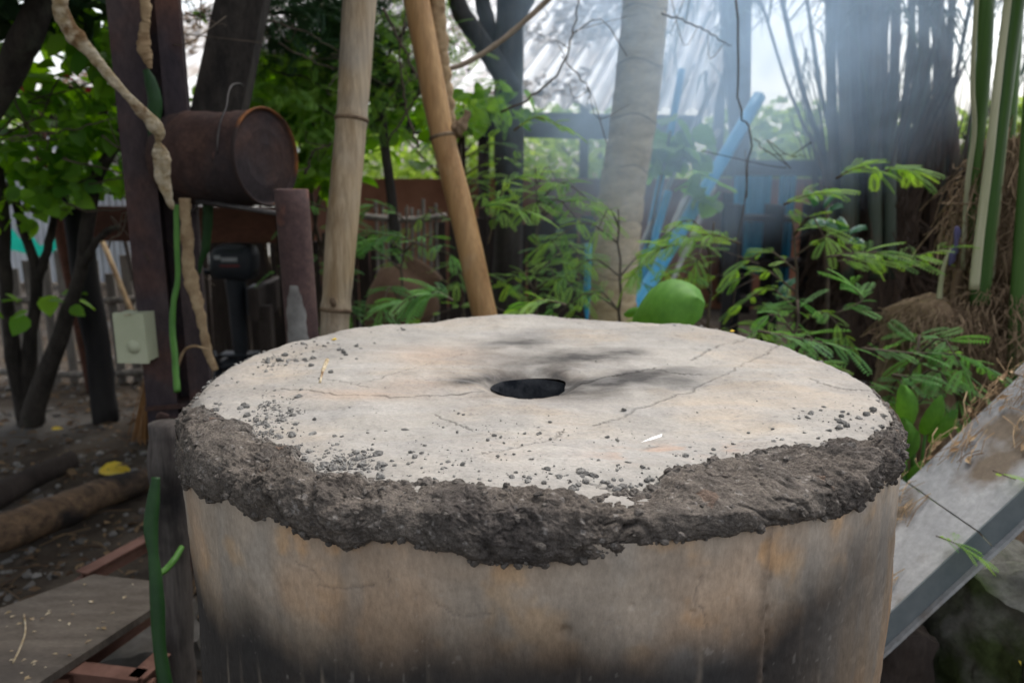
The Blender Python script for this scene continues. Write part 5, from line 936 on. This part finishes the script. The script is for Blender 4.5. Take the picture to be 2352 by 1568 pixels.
m_ = MB(); fibre_mass(m_, P(2300, 560, 2.45), np.array((.12, .11, .38)), 900, .13, 31, .0014, 1.2); fibre_mass(m_, P(2215, 520, 2.42), np.array((.035, .06, .22)), 260, .12, 32, .0014, 1.2); fibre_mass(m_, P(2270, 740, 2.3), np.array((.13, .12, .12)), 600, .1, 33, .0012, 2.0); part(m_, 'fibre', m_fibre, t_, kind='stuff')
q = P(2150, 745, 2.3)
t_ = thing('root_mound', (q[0], 2.35, 0), 'tan mound of matted palm roots behind the right rim', 'root mound')
m_ = MB(); v = IV * np.array((.11, .13, .07)); v = v * (1 + .5 * fbm(v * 14, 3, 3))[:, None] + (q[0], 2.35, q[2]); m_.add(v, IF); zz = np.linspace(-.03, q[2], 14); m_.tube([(q[0] + .02, 2.4, z_) for z_ in zz], .12, 14, rnoise=.3, nscale=9); part(m_, 'root_core', m_fibre, t_)
m_ = MB(); fibre_mass(m_, np.array((q[0], 2.33, q[2])), np.array((.115, .13, .075)), 800, .09, 35, .0011, 1.3); part(m_, 'fibre', m_fibre, t_, kind='stuff')
m_ = MB(); m_.tube(rpath(PP([(2196, 520), (2198, 550), (2188, 590), (2180, 610)], 2.3), 12), [.006, .01, .012, .012, .01, .012, .014, .012, .012, .01, .008, .004], 8, rnoise=.5, flat=.4, nscale=60); solo(m_, 'purple_rag', m_purple, 'twisted purple rag hanging from the shaggy palm', 'rag')

# ================================================================== SLAB AT THE RIGHT
F1, F2, B1 = P(2040, 1409, 1.45), P(2352, 1120, 1.47), P(2050, 1119, 1.72)
dF = unit(F2 - F1); wv = (B1 - F1) - dF * np.dot(B1 - F1, dF); W_ = float(np.linalg.norm(wv)); wv = unit(wv); nS = unit(np.cross(dF, wv)); s0 = F1 - dF * .1; LS = 1.5; TH = pw(62, 1.47)
t_ = thing('metal_slab', s0, 'long weathered grey metal slab leaning up to the right, strewn with dry needles', 'slab')
def sp3(l, w_, z_): return s0 + dF * l + wv * w_ + nS * z_
nl = 6; cuts = [0, .34, .68, 1.1, LS]
for k in range(4):
    a0, b0 = cuts[k] + .0015, cuts[k + 1] - .0015; h0 = .14 if k == 0 else 0; m_ = MB(); ws = W_ + (0, -.02, .0, .01)[k]
    q = [sp3(a0 + .0, .0, 0), sp3(b0, .0, 0), sp3(b0, ws, 0), sp3(a0, ws, 0)]; dn = nS * -.012; m_.add(np.vstack([q, np.array(q) + dn]), [(0, 1, 2, 3), (7, 6, 5, 4), (0, 4, 5, 1), (1, 5, 6, 2), (2, 6, 7, 3), (3, 7, 4, 0)]); part(m_, 'panel', m_slab, t_, smooth=False)
    q = np.array([sp3(a0, -.003, .001), sp3(b0, -.003, .001), sp3(b0, -.003, -TH), sp3(a0, -.003, -TH)]); m_ = MB(); m_.add(np.vstack([q, q + wv * .004]), [(3, 2, 1, 0), (4, 5, 6, 7), (0, 1, 5, 4), (2, 3, 7, 6), (1, 2, 6, 5), (3, 0, 4, 7)]); part(m_, 'side_flange', m_slabd, t_, smooth=False)
m_ = MB(); p0, p1 = sp3(0, -.006, -TH - .004), sp3(LS, -.006, -TH - .004); m_.box((p0 + p1) / 2, (LS, .016, .008), np.stack([dF, wv, nS], 1)); part(m_, 'lip', m_slab, t_, smooth=False)
m_ = MB(); g = np.random.default_rng(51)
for k in range(1500):
    l, w_ = g.uniform(0.05, LS), np.clip(g.normal(.6, .3), .02, .98) * W_; q = sp3(l, w_, .004)
    if vnoise(q * 11, 52) + .25 * (w_ / W_ - .5) < .12: continue
    az = g.normal(.25, .5); d = dF * math.cos(az) + wv * math.sin(az); ln = g.uniform(.02, .09); m_.tube([q, q + d * ln * .5 + nS * (.004 + .008 * g.random()), q + d * ln], g.uniform(.0005, .0012), 4, caps=False, a=g.random())
    if g.random() < .12: put(m_, LC, q + nS * .004, d + wv * g.normal(0, .5), nS, g.uniform(.012, .03), g.random())
solo(m_, 'needle_litter', MAT('needle_litter', (.16, .09, .045), (.42, .3, .17), 3, .85, 0, rnd=.9), 'dry brown needles and leaflets lying on the metal slab', 'leaf litter', kind='stuff', smooth=False)
# supports under the slab
def block(name, cen, size, rot, mat, label, seed, cat='block', amp=.02):
    n = 26; m_ = MB(); r3 = rz(rot); L3 = np.linspace(-1, 1, n)
    for axn in range(3):
        for s in (-1, 1):
            u_, v_ = np.meshgrid(L3, L3); q = np.zeros((n, n, 3)); q[..., axn] = s; q[..., (axn + 1) % 3] = u_ * s; q[..., (axn + 2) % 3] = v_; q = q * (1 - .06 * (np.abs(q).sum(-1, keepdims=True) - 2).clip(0)); w3_ = q * np.asarray(size) / 2 @ r3.T + cen
            w3_ = w3_ + unit((1, 1, 1)) * 0 + np.stack([fbm(w3_ * 9, 3, seed), fbm(w3_ * 9, 3, seed + 1), fbm(w3_ * 9, 3, seed + 2)], -1) * amp + np.stack([fbm(w3_ * 34, 3, seed + 3), fbm(w3_ * 34, 3, seed + 4), fbm(w3_ * 34, 3, seed + 5)], -1) * amp * .4; m_.grid(w3_)
    return solo(m_, name, mat, label, cat)
bc = P(2335, 1480, 1.5); bl = float(P(2270, 1300, 1.55)[2])
block('concrete_block', np.array((bc[0] + .06, 1.6, bl / 2 - .03)), (.3, .3, bl), R(20), m_moss, 'tall mossy concrete block under the leaning slab', 610)
block('concrete_block', np.array((bc[0] + .12, 1.3, .14)), (.34, .26, .3), R(-12), m_moss, 'low mossy concrete block dotted with yellow petals', 620)
e0 = sp3(.05, W_ / 2, -TH); block('prop_block', np.array((e0[0] + .06, e0[1] + .06, e0[2] / 2 - .03)), (.16, .26, e0[2]), R(5), m_dark, 'dark prop block under the foot of the leaning slab', 630)
e1 = sp3(1.35, W_ / 2, -TH); m_ = MB(); m_.tube([(e1[0], e1[1], -.03), (e1[0], e1[1], e1[2])], .05, 10); solo(m_, 'slab_prop', m_dark, 'dark wooden prop holding the upper end of the slab', 'prop')
m_ = MB(); g = np.random.default_rng(53)
for k in range(120):
    q = np.array((bc[0] + .12 + g.uniform(-.17, .17), 1.3 + g.uniform(-.13, .13), .3 + g.uniform(-.01, .02))); put(m_, LC, q, g.normal(0, 1, 3) * (1, 1, .3), (0, -.5, 1), g.uniform(.008, .02), g.random())
solo(m_, 'petal_litter', m_yellow, 'scatter of tiny yellow petals on the mossy blocks', 'petals', kind='stuff', smooth=False)
m_ = MB(); m_.tube([PZ(2205, 1640, .02), P(2150, 1440, 1.62)], .007, 7); solo(m_, 'bamboo_stick', m_bamboo2, 'thin brown stick leaning in the dark under the slab', 'stick')

# ================================================================== LEFT FOREGROUND GROUND CLUTTER
m_ = MB(); q = np.array([PZ(-40, 1235, .07), PZ(120, 1180, .065), PZ(260, 1125, .06), PZ(380, 1090, .05)]); m_.tube(rpath(q, 40), np.linspace(.068, .045, 40), 14, rnoise=.16, nscale=9); solo(m_, 'log', m_log, 'long split brown log lying on the littered ground', 'log')
m_ = MB(); q = np.array([PZ(-60, 1165, .05), PZ(60, 1105, .05), PZ(170, 1055, .05)]); m_.tube(rpath(q, 24), np.linspace(.055, .04, 24), 10, rnoise=.12, nscale=9, flat=.6); solo(m_, 'old_timber', m_dark, 'short dark timber lying behind the long log', 'timber')
def prism(poly, z0, z1, lift=0):
    n = len(poly); V_ = [(x, y, z1) for x, y in poly] + [(x, y, z0) for x, y in poly]; m_ = MB(); m_.add(V_, [(i, n + i, n + (i + 1) % n, (i + 1) % n) for i in range(n)]); c0 = m_.n; cx_ = np.mean(np.array(poly), 0); m_.add([(*cx_, z1), (*cx_, z0)], np.zeros((0, 3), int))
    m_.T.append(np.array([(c0, i, (i + 1) % n) for i in range(n)])); m_.T.append(np.array([(c0 + 1, n + (i + 1) % n, n + i) for i in range(n)])); return m_
zp = .24; poly = [tuple(PZ(u, v, zp)[:2]) for u, v in ((215, 1318), (-150, 1450), (-70, 1672), (356, 1392), (352, 1334))]
solo(prism(poly, zp - .018, zp), 'plywood_board', m_ply, 'worn brown plywood board lying on the rusty frame', 'board', smooth=False)
t_ = thing('angle_iron_frame', PZ(250, 1420, 0), 'low rusty angle iron frame under the plywood board', 'frame')
for k, (a0, b0) in enumerate((((190, 1332), (372, 1232)), ((150, 1552), (372, 1395)), ((110, 1545), (330, 1572)), ((315, 1578), (376, 1520)))):
    m_ = MB(); p0, p1 = PZ(*a0, zp - .045), PZ(*b0, zp - .045); beam(m_, p0, p1, .004, .045); beam(m_, p0, p1, .04, .004, (0, 0, .022)); part(m_, 'bar', m_angle, t_, smooth=False)
for k, (u, v) in enumerate(((190, 1332), (372, 1232), (150, 1552), (330, 1572))): p0 = PZ(u, v, zp - .045); m_ = MB(); m_.box((p0[0], p0[1], (zp - .06) / 2), (.035, .035, zp - .06 + .04)); part(m_, 'leg', m_angle, t_, smooth=False)
block('flat_stone', PZ(300, 1480, .03), (.35, .25, .07), .4, m_stone, 'pale flat paving stone on the ground under the rusty frame', 640, 'stone', .015)
m_ = MB(); st_ = MB(); g = np.random.default_rng(61)
NL = 11000; lx = np.where(g.random(NL) < .6, g.uniform(-3.2, -.4, NL), g.uniform(-4.5, 3.2, NL)); ly = g.uniform(.6, 1, NL) + 6 * g.random(NL) ** 1.6; lz = ground_z(lx, ly)
for k in range(NL):
    x, y, z_ = lx[k], ly[k], lz[k]
    if math.hypot(x - KX, y - KY) < KR + .02: continue
    if k % 2: d = g.normal(0, 1, 3) * (1, 1, .25); put(m_, LC, np.array((x, y, z_ + .006 + .012 * g.random())), d, (g.normal(0, .3), g.normal(0, .3), 1), .015 + .05 * g.random() ** 2, g.random() ** 1.6)
    else: s = .004 + .02 * g.random() ** 2.5; st_.add(lump(k % 60, False, .6) @ rz(g.uniform(0, 6)).T * s + (x, y, z_ + .2 * s), IF0, g.random())
for k in range(700):
    x, y = g.uniform(-4, .0), g.uniform(.8, 5.0)
    if math.hypot(x - KX, y - KY) < KR + .02: continue
    z_ = float(ground_z(np.array(x), np.array(y))); az = g.uniform(0, 6.28); l = g.uniform(.04, .2); m_.tube([(x, y, z_ + .012), (x + l * .5 * math.cos(az), y + l * .5 * math.sin(az), z_ + .02), (x + l * math.cos(az), y + l * math.sin(az), z_ + .01)], .002, 4, caps=False, a=g.random())
solo(m_, 'leaf_litter', m_litter, 'dead leaves and twigs littering the yard soil', 'leaf litter', kind='stuff', smooth=False)
solo(st_, 'gravel', m_stone, 'small grey stones scattered on the yard soil', 'gravel', kind='stuff', smooth=False)
def fallen(u, v, s, label, az):
    m_ = MB(); q = PZ(u, v, .03); put(m_, LB, q, (math.cos(az), math.sin(az), .05), (0, -.2, 1), s, 0); solo(m_, 'fallen_leaf', m_yellow, label, 'leaf')
fallen(228, 1078, .13, 'bright yellow leaf fallen on the ground behind the long log', .1); fallen(118, 985, .05, 'small yellow leaf fallen at the foot of the small tree', .5)
m_ = MB(); g = np.random.default_rng(63)
for k in range(60):
    u, v = g.uniform(10, 330), g.uniform(1340, 1560); q = PZ(u, v, zp + .002)
    if v > 1395 + (352 - u) * .66 - 12 or v < 1335 + max(0, (215 - u) * .36): continue
    put(m_, LC, q, g.normal(0, 1, 3) * (1, 1, .05), (0, 0, 1), g.uniform(.006, .018), g.random())
q = rpath([PZ(u, v, zp + .004) for u, v in ((55, 1410), (58, 1450), (45, 1490), (30, 1520))], 12); m_.tube(q, .002, 5, a=1)
solo(m_, 'board_litter', m_straw, 'tiny pale leaflets scattered on the plywood board', 'leaf litter', kind='stuff', smooth=False)

# ================================================================== SMOKE
s0_ = P(1265, 740, 2.4); s1_ = P(1650, -60, 3.95); ax = s1_ - s0_; LA = float(np.linalg.norm(ax)) * 1.55; K0, K1 = .12, .66
rows = []; aa = np.linspace(0, 2 * np.pi, 28, endpoint=False)
for z_ in np.linspace(-.02, LA, 10): r_ = (K0 + K1 * max(z_, 0)) * 1.03; rows.append(np.stack([r_ * np.cos(aa), r_ * np.sin(aa), 0 * aa + z_], -1))
m_ = MB(); m_.grid(np.array(rows), closed=True); b0 = m_.n; m_.add([(0, 0, -.02), (0, 0, LA)], np.zeros((0, 3), int)); n = 28
m_.T.append(np.array([(b0, (k + 1) % n, k) for k in range(n)])); m_.T.append(np.array([(b0 + 1, 9 * n + k, 9 * n + (k + 1) % n) for k in range(n)]))
sm_, t, b, N, L = nmat('wood_smoke'); N.remove(b)
pv = N.new('ShaderNodeVolumePrincipled'); pv.inputs['Color'].default_value = (.64, .82, 1.0, 1); pv.inputs['Anisotropy'].default_value = .25; L.new(pv.outputs[0], N['Material Output'].inputs['Volume'])
tc = N.new('ShaderNodeTexCoord'); sx_ = N.new('ShaderNodeSeparateXYZ'); L.new(tc.outputs['Object'], sx_.inputs[0])
def mth(op, a_, b_=None, clamp=False):
    m_2 = N.new('ShaderNodeMath'); m_2.operation = op; m_2.use_clamp = clamp
    for k, x in enumerate((a_, b_)):
        if x is None: continue
        if isinstance(x, (int, float)): m_2.inputs[k].default_value = x
        else: L.new(x, m_2.inputs[k])
    return m_2.outputs[0]
X, Y, Z = sx_.outputs; rho = mth('SQRT', mth('ADD', mth('MULTIPLY', X, X), mth('MULTIPLY', Y, Y))); rad_ = mth('ADD', mth('MULTIPLY', Z, K1), K0)
q_ = mth('DIVIDE', rho, rad_); fall = mth('SUBTRACT', 1.0, mth('MULTIPLY', q_, q_), True)
nz1 = N.new('ShaderNodeTexNoise'); nz1.inputs['Scale'].default_value = 2.6; nz1.inputs['Detail'].default_value = 4; nz1.inputs['Distortion'].default_value = 1.6
mp = N.new('ShaderNodeMapping'); mp.inputs['Scale'].default_value = (1.1, 1.1, .95); L.new(tc.outputs['Object'], mp.inputs[0]); L.new(mp.outputs[0], nz1.inputs['Vector'])
wn = mth('MULTIPLY', mth('SUBTRACT', nz1.outputs[0], .3, True), 2.6)
ends = mth('MULTIPLY', mth('MULTIPLY', mth('SUBTRACT', Z, .12), 1.1, True), mth('MULTIPLY', mth('SUBTRACT', LA, Z), 1.2, True))
dn = mth('MULTIPLY', mth('MULTIPLY', mth('MULTIPLY', fall, fall), wn), mth('MULTIPLY', ends, SMOKE_D := 1.15))
L.new(dn, pv.inputs['Density'])
o = bpy.data.objects.new('smoke', m_.data('smoke', (0, 0, 0), sm_, True)); COL.objects.link(o); o.location = [float(x) for x in s0_]; o.rotation_euler = Vector(ax).to_track_quat('Z', 'Y').to_euler()
tag(o, 'thin blue wood smoke drifting up behind the kiln', 'smoke', kind='stuff')
#MARK
